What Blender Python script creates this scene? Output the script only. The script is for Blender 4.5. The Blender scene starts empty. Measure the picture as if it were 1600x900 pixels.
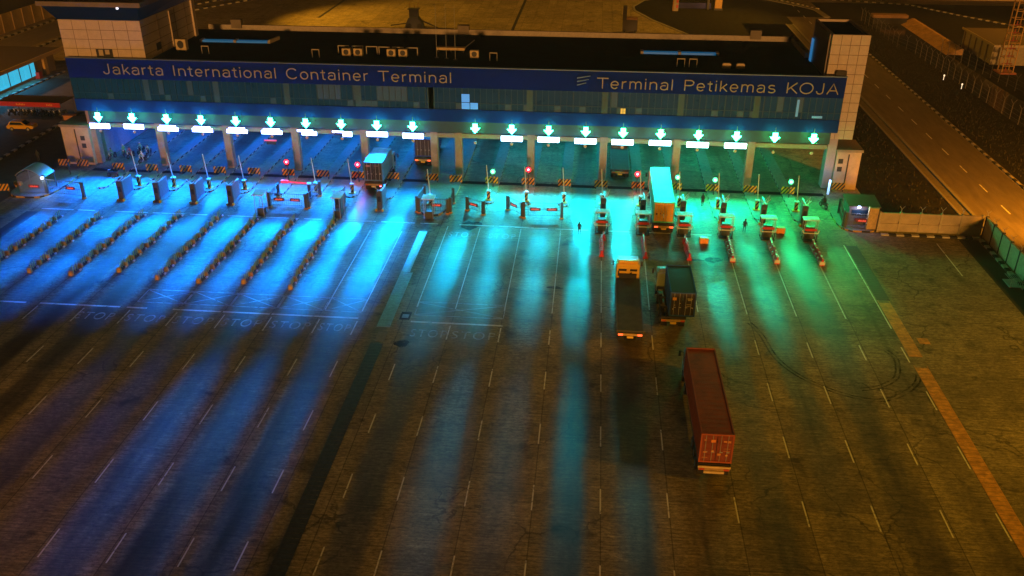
import bpy, bmesh, math, random
from mathutils import Vector, Matrix
R = math.radians
rnd = random.Random(7)
S = bpy.context.scene
COL = S.collection

# ------------------------------------------------------------------ camera
cam_d = bpy.data.cameras.new('camera')
cam_d.sensor_width = 36.0
cam_d.lens = 1398.2/1600*36
cam_d.clip_end = 3000
cam = bpy.data.objects.new('camera', cam_d)
COL.objects.link(cam)
def cam_axes(yaw, pitch, roll):
    f = Vector((math.sin(yaw)*math.cos(pitch), math.cos(yaw)*math.cos(pitch), -math.sin(pitch)))
    r = Vector((math.cos(yaw), -math.sin(yaw), 0)); u = r.cross(f)
    return f, math.cos(roll)*r+math.sin(roll)*u, -math.sin(roll)*r+math.cos(roll)*u
F_, R_, U_ = cam_axes(R(-5.0863), R(27.4219), R(0.1975))
M = Matrix((R_, U_, -F_)).transposed().to_4x4()
M.translation = (0, 0, 43.5)
cam.matrix_world = M
S.camera = cam
S.view_settings.view_transform = 'Standard'
S.view_settings.look = 'None'
S.view_settings.exposure = 0.0
S.view_settings.gamma = 1.0
S.cycles.use_denoising = True
S.cycles.max_bounces = 5
S.cycles.sample_clamp_indirect = 4.0
S.cycles.sample_clamp_direct = 0.0

# ------------------------------------------------------------------ night sky and sodium flood light
SUN_DIR = Vector((-0.06, 0.95, -0.035)).normalized()       # the way the sodium light travels
w = bpy.data.worlds.new('World'); S.world = w; w.use_nodes = True
nt = w.node_tree
sky = nt.nodes.new('ShaderNodeTexSky'); sky.sky_type = 'NISHITA'; sky.sun_disc = False
sky.sun_elevation = math.asin(-SUN_DIR.z)
sky.sun_rotation = math.atan2(-SUN_DIR.x, -SUN_DIR.y)
bg = nt.nodes['Background']; bg.inputs['Strength'].default_value = 0.0004
nt.links.new(sky.outputs[0], bg.inputs[0])
sd = bpy.data.lights.new('sun', 'SUN'); sd.energy = 1.8; sd.angle = R(3); sd.color = (1.0, 0.42, 0.09)
so = bpy.data.objects.new('sun', sd); COL.objects.link(so)
so.rotation_euler = SUN_DIR.to_track_quat('-Z', 'Y').to_euler(); so.location = (0, -50, 120)

def flood(loc, aim, power, cone, col=(1.0, .47, .11), blend=.8):
    l = bpy.data.lights.new('sodium_flood_and_fill', 'SPOT'); l.energy = power; l.color = col; l.spot_size = R(cone); l.spot_blend = blend; l.shadow_soft_size = .6
    o = bpy.data.objects.new('sodium_flood_and_fill', l); COL.objects.link(o); o.location = loc
    o.rotation_euler = (Vector(aim)-Vector(loc)).to_track_quat('-Z', 'Y').to_euler()
# high-mast sodium floodlights of the yard, all standing outside the frame, and one added door spot
flood((-85, 10, 28), (-50, 42, 0), 54000, 54, (1.0, .39, .025), 1.0)
flood((82, 42, 34), (36, 68, 0), 125000, 64, (1.0, .46, .01), 1.0)
flood((2, 4, 32), (2, 34, 0), 22000, 62, (1.0, .42, .01), 1.0)
flood((62, 88, 11), (52.5, 118, 0), 185000, 62, (1.0, .32, .01))
flood((-34, -10, 26), (8.5, 94, 2), 110000, 15, (1.0, .45, .03), 1.0)  # added narrow spot that brightens the truck doors
flood((-95, 222, 34), (-25, 222, 0), 175000, 85, (1.0, .44, .02))
flood((62, 240, 34), (5, 228, 0), 100000, 85, (1.0, .44, .03))
flood((115, 225, 36), (84, 218, 0), 75000, 90, (1.0, .36, .02))
flood((-140, 130, 30), (-108, 170, 0), 90000, 90, (1.0, .40, .03))

# ------------------------------------------------------------------ materials
MATS = {}
def mat(name, col, rough=0.7, metal=0.0, noise=0.0, scale=3.0, bump=0.0, emit=None, es=1.0, spec=0.5, stretch=(1, 1, 1)):
    if name in MATS: return MATS[name]
    m = bpy.data.materials.new(name); m.use_nodes = True
    t = m.node_tree; b = t.nodes['Principled BSDF']
    b.inputs['Base Color'].default_value = (*col, 1)
    b.inputs['Roughness'].default_value = rough
    b.inputs['Metallic'].default_value = metal
    b.inputs['Specular IOR Level'].default_value = spec
    if emit:
        b.inputs['Emission Color'].default_value = (*emit, 1); b.inputs['Emission Strength'].default_value = es
    if noise or bump:
        tc = t.nodes.new('ShaderNodeNewGeometry')
        mp = t.nodes.new('ShaderNodeMapping'); mp.inputs['Scale'].default_value = stretch
        t.links.new(tc.outputs['Position'], mp.inputs[0])
        n = t.nodes.new('ShaderNodeTexNoise'); n.inputs['Scale'].default_value = scale
        n.inputs['Detail'].default_value = 6; n.inputs['Roughness'].default_value = 0.65
        t.links.new(mp.outputs[0], n.inputs[0])
        if noise:
            r = t.nodes.new('ShaderNodeMapRange')
            r.inputs[1].default_value = 0.3; r.inputs[2].default_value = 0.7
            r.inputs[3].default_value = 1-noise; r.inputs[4].default_value = 1+noise*0.6
            t.links.new(n.outputs[0], r.inputs[0])
            mx = t.nodes.new('ShaderNodeMix'); mx.data_type = 'RGBA'; mx.blend_type = 'MULTIPLY'
            mx.inputs[0].default_value = 1; mx.inputs[6].default_value = (*col, 1)
            t.links.new(r.outputs[0], mx.inputs[7]); t.links.new(mx.outputs[2], b.inputs['Base Color'])
            rr = t.nodes.new('ShaderNodeMapRange'); rr.inputs[3].default_value = max(0.05, rough-0.12); rr.inputs[4].default_value = min(1, rough+0.12)
            t.links.new(n.outputs[0], rr.inputs[0]); t.links.new(rr.outputs[0], b.inputs['Roughness'])
        if bump:
            bp = t.nodes.new('ShaderNodeBump'); bp.inputs['Strength'].default_value = bump; bp.inputs['Distance'].default_value = 0.05
            t.links.new(n.outputs[0], bp.inputs['Height']); t.links.new(bp.outputs[0], b.inputs['Normal'])
    MATS[name] = m
    return m

def worn(name, col, lo, hi, scale=2.0, amax=1.0, rough=.75):
    m = bpy.data.materials.new(name); m.use_nodes = True; k = NT(m); b = m.node_tree.nodes['Principled BSDF']; out = m.node_tree.nodes['Material Output']
    b.inputs['Base Color'].default_value = (*col, 1); b.inputs['Roughness'].default_value = rough; b.inputs['Specular IOR Level'].default_value = .2
    pos = k.n('ShaderNodeNewGeometry').outputs['Position']; tr = k.n('ShaderNodeBsdfTransparent'); mx = k.n('ShaderNodeMixShader')
    k.l(k.mapr(k.noise(pos, scale, 6, .75), lo, hi, 0, amax), mx.inputs[0]); k.l(tr.outputs[0], mx.inputs[1]); k.l(b.outputs[0], mx.inputs[2]); k.l(mx.outputs[0], out.inputs[0])
    return m
class NT:
    """small helper for longer node trees"""
    def __init__(s, m): s.t = m.node_tree
    def n(s, typ, **kw):
        x = s.t.nodes.new(typ)
        for k, v in kw.items(): setattr(x, k, v)
        return x
    def l(s, a, b): s.t.links.new(a, b)
    def math(s, op, a, b=None, c=None, clamp=False):
        x = s.n('ShaderNodeMath', operation=op); x.use_clamp = clamp
        for i, q in enumerate((a, b, c)):
            if q is None: continue
            if isinstance(q, (int, float)): x.inputs[i].default_value = q
            else: s.l(q, x.inputs[i])
        return x.outputs[0]
    def mapr(s, v, a, b, c, d, smooth=False):
        x = s.n('ShaderNodeMapRange'); x.clamp = True
        if smooth: x.interpolation_type = 'SMOOTHSTEP'
        s.l(v, x.inputs[0])
        for i, q in zip((1, 2, 3, 4), (a, b, c, d)):
            if isinstance(q, (int, float)): x.inputs[i].default_value = q
            else: s.l(q, x.inputs[i])
        return x.outputs[0]
    def noise(s, vec, scale, detail=5, rough=0.6, stretch=None):
        if stretch:
            mp = s.n('ShaderNodeMapping'); mp.inputs['Scale'].default_value = stretch; s.l(vec, mp.inputs[0]); vec = mp.outputs[0]
        x = s.n('ShaderNodeTexNoise'); x.inputs['Scale'].default_value = scale; x.inputs['Detail'].default_value = detail
        x.inputs['Roughness'].default_value = rough; s.l(vec, x.inputs[0]); return x.outputs[0]
    def mul(s, col, fac, blend='MULTIPLY'):
        x = s.n('ShaderNodeMix', data_type='RGBA', blend_type=blend); x.inputs[0].default_value = 1
        s.l(col, x.inputs[6]); s.l(fac, x.inputs[7]); return x.outputs[2]
    def mix(s, fac, a, b):
        x = s.n('ShaderNodeMix', data_type='RGBA')
        s.l(fac, x.inputs[0])
        for i, q in ((6, a), (7, b)):
            if isinstance(q, tuple): x.inputs[i].default_value = (*q, 1)
            else: s.l(q, x.inputs[i])
        return x.outputs[2]

def ground_material():
    m = bpy.data.materials.new('concrete_apron'); m.use_nodes = True
    k = NT(m); b = m.node_tree.nodes['Principled BSDF']
    pos = k.n('ShaderNodeNewGeometry').outputs['Position']
    sep = k.n('ShaderNodeSeparateXYZ'); k.l(pos, sep.inputs[0]); x, y = sep.outputs[0], sep.outputs[1]
    # lane coordinate, left and right of the central drain
    ul = k.math('DIVIDE', k.math('ADD', x, 69.73), 4.86)
    ur = k.math('DIVIDE', k.math('ADD', x, 17.55), 4.88)
    side = k.math('GREATER_THAN', x, -19.2)
    u = k.math('ADD', k.math('MULTIPLY', ul, k.math('SUBTRACT', 1.0, side)), k.math('MULTIPLY', k.math('ADD', ur, 40.0), side))
    fr = k.math('FRACT', u); lane = k.math('FLOOR', u)
    wob = k.noise(pos, 0.35, 3, 0.5, (1, .25, 1))
    d = k.math('ABSOLUTE', k.math('SUBTRACT', k.math('ADD', fr, k.mapr(wob, .3, .7, -.05, .05)), 0.5))
    ramp = k.n('ShaderNodeValToRGB'); ramp.color_ramp.interpolation = 'CONSTANT'
    vals = [.5, .6, .75, 1.0, 1.0, .7, .45, 1.0, .95, .95, .8, .35, .3, 1.0, .9, .55, .5, .45, .6, .4]
    els = ramp.color_ramp.elements
    for i, vv_ in enumerate(vals):
        e = els[i] if i < 2 else els.new(i/20); e.position = i/20; e.color = (vv_, vv_, vv_, 1)
    k.l(k.math('DIVIDE', k.math('ADD', k.math('SUBTRACT', lane, k.math('MULTIPLY', side, 30.0)), .5), 20.0), ramp.inputs[0])
    inlane = k.math('MULTIPLY', k.math('GREATER_THAN', x, -90.0), k.math('LESS_THAN', x, 30.2))
    iny = k.mapr(y, 138, 145, 1, 0)
    along = k.mapr(k.noise(pos, 1.0, 4, 0.55, (.35, .035, 1)), .3, .65, .35, 1.0)
    core = k.mapr(d, .16, .36, 1, 0, True)
    strength = k.math('MULTIPLY', ramp.outputs[0], along)
    wear = k.math('MULTIPLY', k.math('MULTIPLY', k.math('MULTIPLY', core, strength), inlane), iny)
    # thin oil line down the very middle
    oil = k.math('MULTIPLY', k.math('MULTIPLY', k.mapr(d, .0, .09, 1, 0, True), k.mapr(k.noise(pos, 1.0, 4, .6, (.5, .06, 1)), .42, .7, 0, 1)), inlane)
    # concrete colour
    big = k.noise(pos, 0.045, 4, .6); med = k.noise(pos, 0.5, 6, .7); broom = k.noise(pos, 1.0, 4, .75, (.45, 7.0, 1)); fine = k.noise(pos, 3.2, 4, .9, (.7, 1.3, 1))
    col = k.mix(k.mapr(big, .35, .65, 0, 1), (.30, .235, .135), (.235, .19, .115))
    val = k.math('MULTIPLY', k.math('MULTIPLY', k.mapr(med, .25, .75, .55, 1.38), k.mapr(broom, .25, .75, .3, 1.7)), k.mapr(fine, .3, .7, .25, 1.75))
    val = k.math('MULTIPLY', val, k.math('SUBTRACT', 1.0, k.math('MULTIPLY', wear, .84)))
    val = k.math('MULTIPLY', val, k.math('SUBTRACT', 1.0, k.math('MULTIPLY', oil, .45)))
    slab = k.n('ShaderNodeTexWhiteNoise', noise_dimensions='2D'); sv = k.n('ShaderNodeCombineXYZ')
    k.l(k.math('FLOOR', u), sv.inputs[0]); k.l(k.math('FLOOR', k.math('DIVIDE', y, 6.4)), sv.inputs[1]); k.l(sv.outputs[0], slab.inputs['Vector'])
    val = k.math('MULTIPLY', val, k.mapr(slab.outputs[0], 0, 1, .78, 1.14))
    vo = k.n('ShaderNodeTexVoronoi', feature='DISTANCE_TO_EDGE'); vo.inputs['Scale'].default_value = .16
    wv = k.n('ShaderNodeVectorMath', operation='ADD'); nz = k.n('ShaderNodeTexNoise'); nz.inputs['Scale'].default_value = .6; nz.inputs['Detail'].default_value = 5; k.l(pos, nz.inputs[0])
    sc_ = k.n('ShaderNodeVectorMath', operation='SCALE'); sc_.inputs['Scale'].default_value = 2.2; k.l(nz.outputs['Color'], sc_.inputs[0]); k.l(pos, wv.inputs[0]); k.l(sc_.outputs[0], wv.inputs[1]); k.l(wv.outputs[0], vo.inputs['Vector'])
    crack = k.math('MULTIPLY', k.mapr(vo.outputs['Distance'], .004, .016, 1, 0), k.mapr(k.noise(pos, .08, 3, .5), .5, .58, 0, .6))
    val = k.math('MULTIPLY', val, k.math('SUBTRACT', 1.0, crack))
    # spots of spilt oil, slab joints
    spot = k.mapr(k.noise(pos, .33, 5, .6), .60, .72, 0, .75)
    val = k.math('MULTIPLY', val, k.math('SUBTRACT', 1.0, spot))
    jx = k.math('MULTIPLY', k.math('GREATER_THAN', k.math('ABSOLUTE', k.math('SUBTRACT', fr, .5)), .4915), inlane)
    fy = k.math('FRACT', k.math('DIVIDE', y, 6.4)); jy = k.math('LESS_THAN', fy, .012)
    joint = k.math('MAXIMUM', jx, k.math('MULTIPLY', jy, .5))
    val = k.math('MULTIPLY', val, k.math('SUBTRACT', 1.0, k.math('MULTIPLY', joint, .55)))
    vv = k.n('ShaderNodeCombineColor')
    for i in range(3): k.l(val, vv.inputs[i])
    k.l(k.mul(col, vv.outputs[0]), b.inputs['Base Color'])
    rg = k.math('ADD', k.mapr(wear, 0, 1, .85, .37), k.mapr(fine, .2, .8, -.08, .08))
    k.l(rg, b.inputs['Roughness'])
    bp = k.n('ShaderNodeBump'); bp.inputs['Strength'].default_value = .35; bp.inputs['Distance'].default_value = .02
    k.l(k.math('ADD', broom, fine), bp.inputs['Height']); k.l(bp.outputs[0], b.inputs['Normal'])
    return m

# ------------------------------------------------------------------ mesh helpers
class MB:
    def __init__(s): s.v, s.f, s.m = [], [], []
    def add(s, vs, fs, m=0):
        o = len(s.v); s.v += [tuple(p) for p in vs]; s.f += [tuple(i+o for i in f) for f in fs]; s.m += [m]*len(fs); return s
    def bx(s, x0, x1, y0, y1, z0, z1, m=0, top=None):
        t = top or (0, 0)
        vs = [(x0, y0, z0), (x1, y0, z0), (x1, y1, z0), (x0, y1, z0), (x0+t[0], y0+t[1], z1), (x1-t[0], y0+t[1], z1), (x1-t[0], y1-t[1], z1), (x0+t[0], y1-t[1], z1)]
        return s.add(vs, [(3, 2, 1, 0), (4, 5, 6, 7), (0, 1, 5, 4), (1, 2, 6, 5), (2, 3, 7, 6), (3, 0, 4, 7)], m)
    def cb(s, c, d, m=0): return s.bx(c[0]-d[0]/2, c[0]+d[0]/2, c[1]-d[1]/2, c[1]+d[1]/2, c[2]-d[2]/2, c[2]+d[2]/2, m)
    def bar(s, p, q, r, n=6, m=0, r2=None):
        p, q = Vector(p), Vector(q); a = (q-p)
        if a.length < 1e-6: return s
        a.normalize(); h = Vector((0, 0, 1)) if abs(a.z) < .9 else Vector((1, 0, 0))
        e = a.cross(h).normalized(); g = a.cross(e); r2 = r if r2 is None else r2
        vs = [p+(e*math.cos(2*math.pi*i/n)+g*math.sin(2*math.pi*i/n))*r for i in range(n)]
        vs += [q+(e*math.cos(2*math.pi*i/n)+g*math.sin(2*math.pi*i/n))*r2 for i in range(n)]
        fs = [(i, (i+1) % n, n+(i+1) % n, n+i) for i in range(n)]+[tuple(range(n))[::-1], tuple(range(n, 2*n))]
        return s.add(vs, fs, m)
    def prism(s, pts, axis, a, b, m=0):
        """pts: 2D outline; extruded along axis from a to b"""
        n = len(pts)
        def P(p, t): return {'x': (t, p[0], p[1]), 'y': (p[0], t, p[1]), 'z': (p[0], p[1], t)}[axis]
        vs = [P(p, a) for p in pts]+[P(p, b) for p in pts]
        return s.add(vs, [(i, (i+1) % n, n+(i+1) % n, n+i) for i in range(n)]+[tuple(range(n))[::-1], tuple(range(n, 2*n))], m)
    def quad(s, a, b, c, d, m=0): return s.add([a, b, c, d], [(0, 1, 2, 3)], m)
    def wheel(s, c, r, w, m=0, n=18, axis='x'):
        c = Vector(c); h = Vector((w/2, 0, 0)) if axis == 'x' else Vector((0, w/2, 0))
        return s.bar(c-h, c+h, r, n, m)
    def build(s, name, mats, parent=None, loc=None, bevel=0, smooth=False):
        me = bpy.data.meshes.new(name); me.from_pydata(s.v, [], s.f)
        if not isinstance(mats, (list, tuple)): mats = [mats]
        for q in mats: me.materials.append(q)
        for p, i in zip(me.polygons, s.m): p.material_index = i
        bm = bmesh.new(); bm.from_mesh(me); bmesh.ops.recalc_face_normals(bm, faces=bm.faces[:]); bm.to_mesh(me); bm.free()
        if smooth:
            for p in me.polygons: p.use_smooth = True
        o = bpy.data.objects.new(name, me); COL.objects.link(o)
        if parent: o.parent = parent
        if loc: o.location = loc
        if bevel:
            bv = o.modifiers.new('bevel', 'BEVEL'); bv.width = bevel; bv.segments = 2; bv.limit_method = 'ANGLE'
        return o
def tag(o, label=None, cat=None, group=None, kind=None):
    if label: o['label'] = label
    if cat: o['category'] = cat
    if group: o['group'] = group
    if kind: o['kind'] = kind
    return o
def thing(name, label, cat, loc=(0, 0, 0), rz=0.0, group=None):
    o = bpy.data.objects.new(name, None); COL.objects.link(o); o.empty_display_size = .2
    o.location = loc; o.rotation_euler = (0, 0, rz)
    return tag(o, label, cat, group)
def copy_tree(o, parent=None):
    c = o.copy(); COL.objects.link(c); c.parent = parent
    for ch in o.children: copy_tree(ch, c)
    return c
def place(proto, used, loc, rz, label):
    o = copy_tree(proto) if used else proto
    o.location = loc; o.rotation_euler = (0, 0, rz); o['label'] = label
    return o
def struct(mb, name, mats, **k): return tag(mb.build(name, mats, **k), kind='structure')
ORD = ['first', 'second', 'third', 'fourth', 'fifth', 'sixth', 'seventh', 'eighth', 'ninth', 'tenth', 'eleventh', 'twelfth']
def text(name, body, m, size, parent=None, width=None, extrude=0.0, space=1.0):
    c = bpy.data.curves.new(name, 'FONT'); c.body = body; c.size = size; c.extrude = extrude; c.space_character = space
    c.materials.append(m)
    o = bpy.data.objects.new(name, c); COL.objects.link(o)
    bpy.context.view_layer.update()
    me = bpy.data.meshes.new_from_object(o.evaluated_get(bpy.context.evaluated_depsgraph_get()))
    bpy.data.objects.remove(o)
    x0 = min(v.co.x for v in me.vertices); x1 = max(v.co.x for v in me.vertices); k = width/(x1-x0) if width else 1
    for v in me.vertices: v.co.x = (v.co.x-x0)*k
    if not me.materials: me.materials.append(m)
    o = bpy.data.objects.new(name, me); COL.objects.link(o)
    if parent: o.parent = parent
    return o

# common materials
marking = worn('road_paint', (.8, .77, .68), .31, .46, 1.6)
white = mat('white_paint', (.75, .74, .72), .5, noise=.15)

grey = mat('grey_steel', (.16, .17, .18), .5, .3, noise=.2)
dark = mat('dark_steel', (.03, .032, .036), .5, .2)
black = mat('black_rubber', (.012, .012, .013), .8)
cream = mat('tile_cladding', (.60, .50, .42), .55, noise=.12, scale=1.5)
hazard_y = mat('hazard_yellow', (.75, .42, .02), .5, noise=.15)
orange_p = mat('orange_paint', (.75, .30, .03), .55, noise=.2)
red_p = mat('red_plastic', (.62, .02, .03), .4)
glassd = mat('dark_glass', (.01, .03, .05), .12)
galv = mat('galvanised', (.5, .52, .54), .4, .5, noise=.2)
kerb_w = mat('kerb_white', (.55, .5, .4), .75, noise=.35)
kerb_b = mat('kerb_black', (.02, .02, .02), .8)
conc = mat('kerb_concrete', (.24, .22, .19), .85, noise=.3)
led_red = mat('red_led', (.1, .01, .01), .5, emit=(1.0, .09, .05), es=1.1)
led_black = mat('sign_black', (.012, .012, .012), .5)

# ================================================================== GROUND
def sheet(x0, x1, y0, y1, z): return MB().quad((x0, y0, z), (x1, y0, z), (x1, y1, z), (x0, y1, z))
g = MB(); xs = [-600, -150, -75, 0, 75, 150, 600]; ys = [-200, 0, 60, 120, 180, 260, 900]
for i in range(6):
    for j in range(6): g.quad((xs[i], ys[j], 0), (xs[i+1], ys[j], 0), (xs[i+1], ys[j+1], 0), (xs[i], ys[j+1], 0))
struct(g, 'ground', ground_material())
verge_m = mat('dark_verge', (.022, .021, .012), .95, noise=.7, scale=.9, bump=.8, spec=.05)
asphalt = mat('asphalt_road', (.16, .13, .10), .75, noise=.35, scale=1.2, bump=.25, stretch=(1, .15, 1))
lot_m = mat('lot_tarmac', (.12, .09, .065), .85, noise=.4, scale=.8, bump=.3)
path_m = mat('verge_path', (.15, .13, .10), .85, noise=.35, scale=1.5)
# right-hand verge and road
v = MB()
v.quad((36.2, 102.6, .004), (47.0, 102.6, .004), (47.0, 230, .004), (36.2, 230, .004))
v.quad((59.2, 60, .004), (400, 60, .004), (400, 262, .004), (59.2, 262, .004))
v.quad((47.3, -20, .004), (48.7, -20, .004), (48.7, 102, .004), (47.3, 102, .004))
struct(v, 'verge', verge_m)
struct(sheet(47.0, 48.2, 102.6, 230, .006), 'path', path_m)
struct(sheet(48.75, 58.3, -60, 240, .008), 'road', asphalt)
v = MB()
for i in range(-4, 22):
    y = 109.7+i*7.6
    v.bx(53.2, 53.35, y, y+2.9, .009, .014)
struct(v, 'road_markings', marking)
def checker_kerb(name, p, q, w=.35, h=.18, step=.9, mats=None):
    p, q = Vector((*p, 0)), Vector((*q, 0)); d = q-p; L = d.length; d.normalize(); s = Vector((-d.y, d.x, 0))*w/2
    m = MB(); n = max(2, int(L/step))
    for i in range(n):
        a = p+d*(L*i/n); b = p+d*(L*(i+1)/n)
        vs = [a-s, b-s, b+s, a+s]; vs = [(*t[:2], 0) for t in vs]+[(*t[:2], h) for t in vs]
        m.add(vs, [(4, 5, 6, 7), (0, 1, 5, 4), (2, 3, 7, 6), (1, 2, 6, 5), (3, 0, 4, 7)], i % 2)
    return struct(m, name, mats or [kerb_w, kerb_b])
checker_kerb('kerb', (58.6, 60), (58.8, 225), step=1.2)
struct(MB().bx(48.25, 48.7, 102.6, 230, 0, .14), 'kerb', conc)
struct(MB().bx(46.7, 47.0, 102.6, 230, 0, .10), 'kerb', conc)
checker_kerb('kerb', (35.2, 101.5), (46.6, 101.4), w=.5, step=.85)
checker_kerb('kerb', (46.55, 101.0), (46.0, 40), w=.5, step=.85)
struct(sheet(44.0, 46.2, 40, 101, .004), 'drain_strip', mat('dark_gutter', (.035, .04, .028), .8, noise=.4))
# top of the picture: island with kerb, curved dotted kerb, far yard
def strip(pts, w, z0, h, mats, name, step=None):
    """a kerb following a polyline of ground points"""
    m = MB(); P = [Vector((*p, 0)) for p in pts]; Q = []
    for a, b in zip(P[:-1], P[1:]):
        n = max(1, int((b-a).length/(step or 2.0)))
        Q += [a+(b-a)*i/n for i in range(n)]
    Q.append(P[-1]); N = []
    for i, p in enumerate(Q):
        d = (Q[min(i+1, len(Q)-1)]-Q[max(i-1, 0)]).normalized(); N.append(Vector((-d.y, d.x, 0))*w/2)
    for i in range(len(Q)-1):
        a, b, s, t = Q[i], Q[i+1], N[i], N[i+1]
        vs = [a-s, b-t, b+t, a+s]; vs = [(*q[:2], z0) for q in vs]+[(*q[:2], z0+h) for q in vs]
        m.add(vs, [(4, 5, 6, 7), (0, 1, 5, 4), (2, 3, 7, 6), (1, 2, 6, 5), (3, 0, 4, 7)], (i % 2) if step else 0)
    return struct(m, name, mats)
isl = [(26, 205), (21.4, 215.9), (14.5, 231.3), (10.4, 244), (10.2, 250), (13.5, 260), (24, 268), (40, 268), (48, 264), (54, 256), (57.5, 250), (58.2, 240), (57.5, 205)]
iv = MB(); iv.add([(x, y, .004) for x, y in isl], [tuple(range(len(isl)))]); struct(iv, 'verge', verge_m)
strip(isl[:10], .5, 0, .16, [conc], 'kerb')
strip([(44, 268.5), (48.5, 264.8), (54.6, 256.6), (58.2, 250.4), (58.9, 240)], 1.6, 0, .14, [conc], 'kerb')
strip([(44, 269.5), (49, 265.8), (55.4, 257.4), (59, 251)], .5, 0, .3, [kerb_w, kerb_b], 'kerb', step=.9)
strip([(50, 269), (65.9, 266.3), (85, 260.4), (93.5, 245.7), (101.2, 234.1), (112, 219)], .55, 0, .25, [kerb_w, kerb_b], 'kerb', step=1.0)
strip([(36, 142), (40.5, 160), (41, 175)], .6, 0, .15, [conc], 'kerb')
strip([(34, 165), (42, 170), (44, 190), (40, 200)], .6, 0, .15, [conc], 'kerb')
# left side: car park, kerbs, far road
struct(sheet(-103, -85.2, 60, 162, .004), 'parking_lot', lot_m)
struct(sheet(-132, -122.5, 120, 260, .006), 'road', asphalt)
struct(MB().quad((-85, 60, .004), (-75.2, 60, .004), (-75.2, 136, .004), (-85, 136, .004)), 'path', mat('left_tarmac', (.085, .07, .075), .85, noise=.4, scale=.7, bump=.3))
checker_kerb('kerb', (-84.8, 108), (-85.9, 140), w=.5, h=.2, step=1.0)
checker_kerb('kerb', (-103.6, 140), (-103.3, 170), w=.5, h=.2, step=1.0)
checker_kerb('kerb', (-120, 180), (-121, 260), w=.5, h=.3, step=1.3)
checker_kerb('kerb', (-133, 180), (-133, 260), w=.5, h=.3, step=1.3)
checker_kerb('kerb', (-104, 232), (-93, 252), w=.5, h=.3, step=1.3)
checker_kerb('kerb', (-108, 238), (-98, 258), w=.5, h=.3, step=1.3)
# drains with cross bars
grate_m = mat('drain_grate', (.38, .40, .44), .38, .7, noise=.35, scale=2.5)
grate_o = mat('drain_cover_concrete', (.66, .34, .09), .6, noise=.5, scale=1.6)
def drain(x0, x1, y0, y1, m, name='drain_channel'):
    q = MB(); n = int((y1-y0)/.5)
    for i in range(n): q.bx(x0, x1, y0+i*.5, y0+i*.5+.44, .0, .02)
    q.bx(x0-.08, x0-.01, y0, y1, 0, .025); q.bx(x1+.01, x1+.08, y0, y1, 0, .025)
    return struct(q, name, m)
drain(-19.75, -18.95, 86.2, 97.2, grate_m); drain(-19.75, -18.6, 74.1, 86.1, grate_m)
drain(-19.6, -18.55, 25, 71.0, mat('drain_grate_dark', (.09, .09, .10), .42, .6, noise=.4, scale=2.5))
struct(MB().bx(-19.4, -18.5, 71.4, 73.2, 0, .02), 'drain_cover', conc)
drain(30.35, 31.5, 84.4, 98.2, mat('drain_cover_dark', (.10, .075, .06), .75, noise=.4))
drain(30.35, 31.4, 73.4, 84.3, grate_o); drain(30.25, 31.3, 25, 71.8, grate_o)
struct(MB().bx(31.95, 32.95, 75.9, 76.85, 0, .03), 'drain_cover', grate_o)
struct(sheet(-17.95, -16.9, 75.7, 77.3, .005), 'stain', mat('dark_stain', (.03, .03, .03), .9, noise=.3, spec=.1))
struct(MB().bx(-17.75, -17.1, 76.1, 76.8, .004, .02), 'drain_cover', grate_m)
struct(sheet(-70.2, -68.6, 40, 98.6, .004), 'drain_strip', mat('dark_gutter', (.035, .04, .028), .8))
struct(sheet(-69.6, 31.2, 113.6, 114.6, .004), 'drain_strip', mat('threshold_gutter', (.012, .012, .012), .9, spec=.05))
# black joints across the apron behind the building
struct(MB().bx(-69.6, -68.9, 226, 256, .003, .006).bx(-19.7, -19.0, 213, 262, .003, .006), 'drain_strip', black)

# ------------------------------------------------------------------ painted lane markings
LB = [-69.73+4.86*i for i in range(11)]          # lane boundaries left of the drain
RB = [-17.55+4.88*i for i in range(11)]          # and right of it
LC = [-67.30+4.86*i for i in range(10)]; RC = [-15.15+4.88*i for i in range(10)]
dashX = [-69.4, -64.7, -59.8, -54.9, -50.0, -45.2, -40.3, -35.4, -30.6, -25.75, -21.95, -16.65, -12.7, -7.75, -2.95, 1.95, 6.8, 11.65, 16.5, 21.35, 26.15, 30.0]
stop_m = worn('stop_paint', (.55, .54, .5), .30, .54, 1.3)
mk = MB(); hx = MB()
for X in dashX:
    for y in (67.6, 59.85, 52.1, 44.4, 36.7, 29):
        mk.bx(X-.055, X+.055, y-2.75+rnd.uniform(-.1, .1), y, .003, .008)
    if X not in (-16.65, 11.65): mk.bx(X-.06, X+.06, 72.3, 75.0, .003, .008)
for X in (-25.75, -21.95): mk.bx(X-.05, X+.05, 77.0, 97, .003, .008)
for X in (-16.65, -12.7, -7.75, -2.95): mk.bx(X-.05, X+.05, 78.4, 99, .003, .008)
for X in (6.8, 11.65, 16.5, 21.35, 26.15): mk.bx(X-.06, X+.06, 80.1, 92, .003, .008)
mk.bx(1.9, 2.0, 79, 91, .003, .008); mk.bx(30.02, 30.14, 78.5, 98, .003, .008); mk.bx(41.0, 41.12, 91, 99.5, .003, .008)
for a, b in ((-60, -56.5), (-55, -46.5), (-45.8, -43.7), (-41, -36), (-35.8, -31), (-30.8, -22)): mk.bx(a, b, 75.45, 75.7, .003, .008)
mk.bx(-16.7, -7.6, 75.3, 75.55, .003, .008)
for i in range(-13, 0): mk.bx(i*4.86-5.6, i*4.86-5.6+(4.2 if i % 3 else 2.2), 99.5, 99.72, .003, .008)
for i in range(0, 5): mk.bx(i*4.88-8.5, i*4.88-8.5+4.0, 99.35, 99.55, .003, .008)
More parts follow.
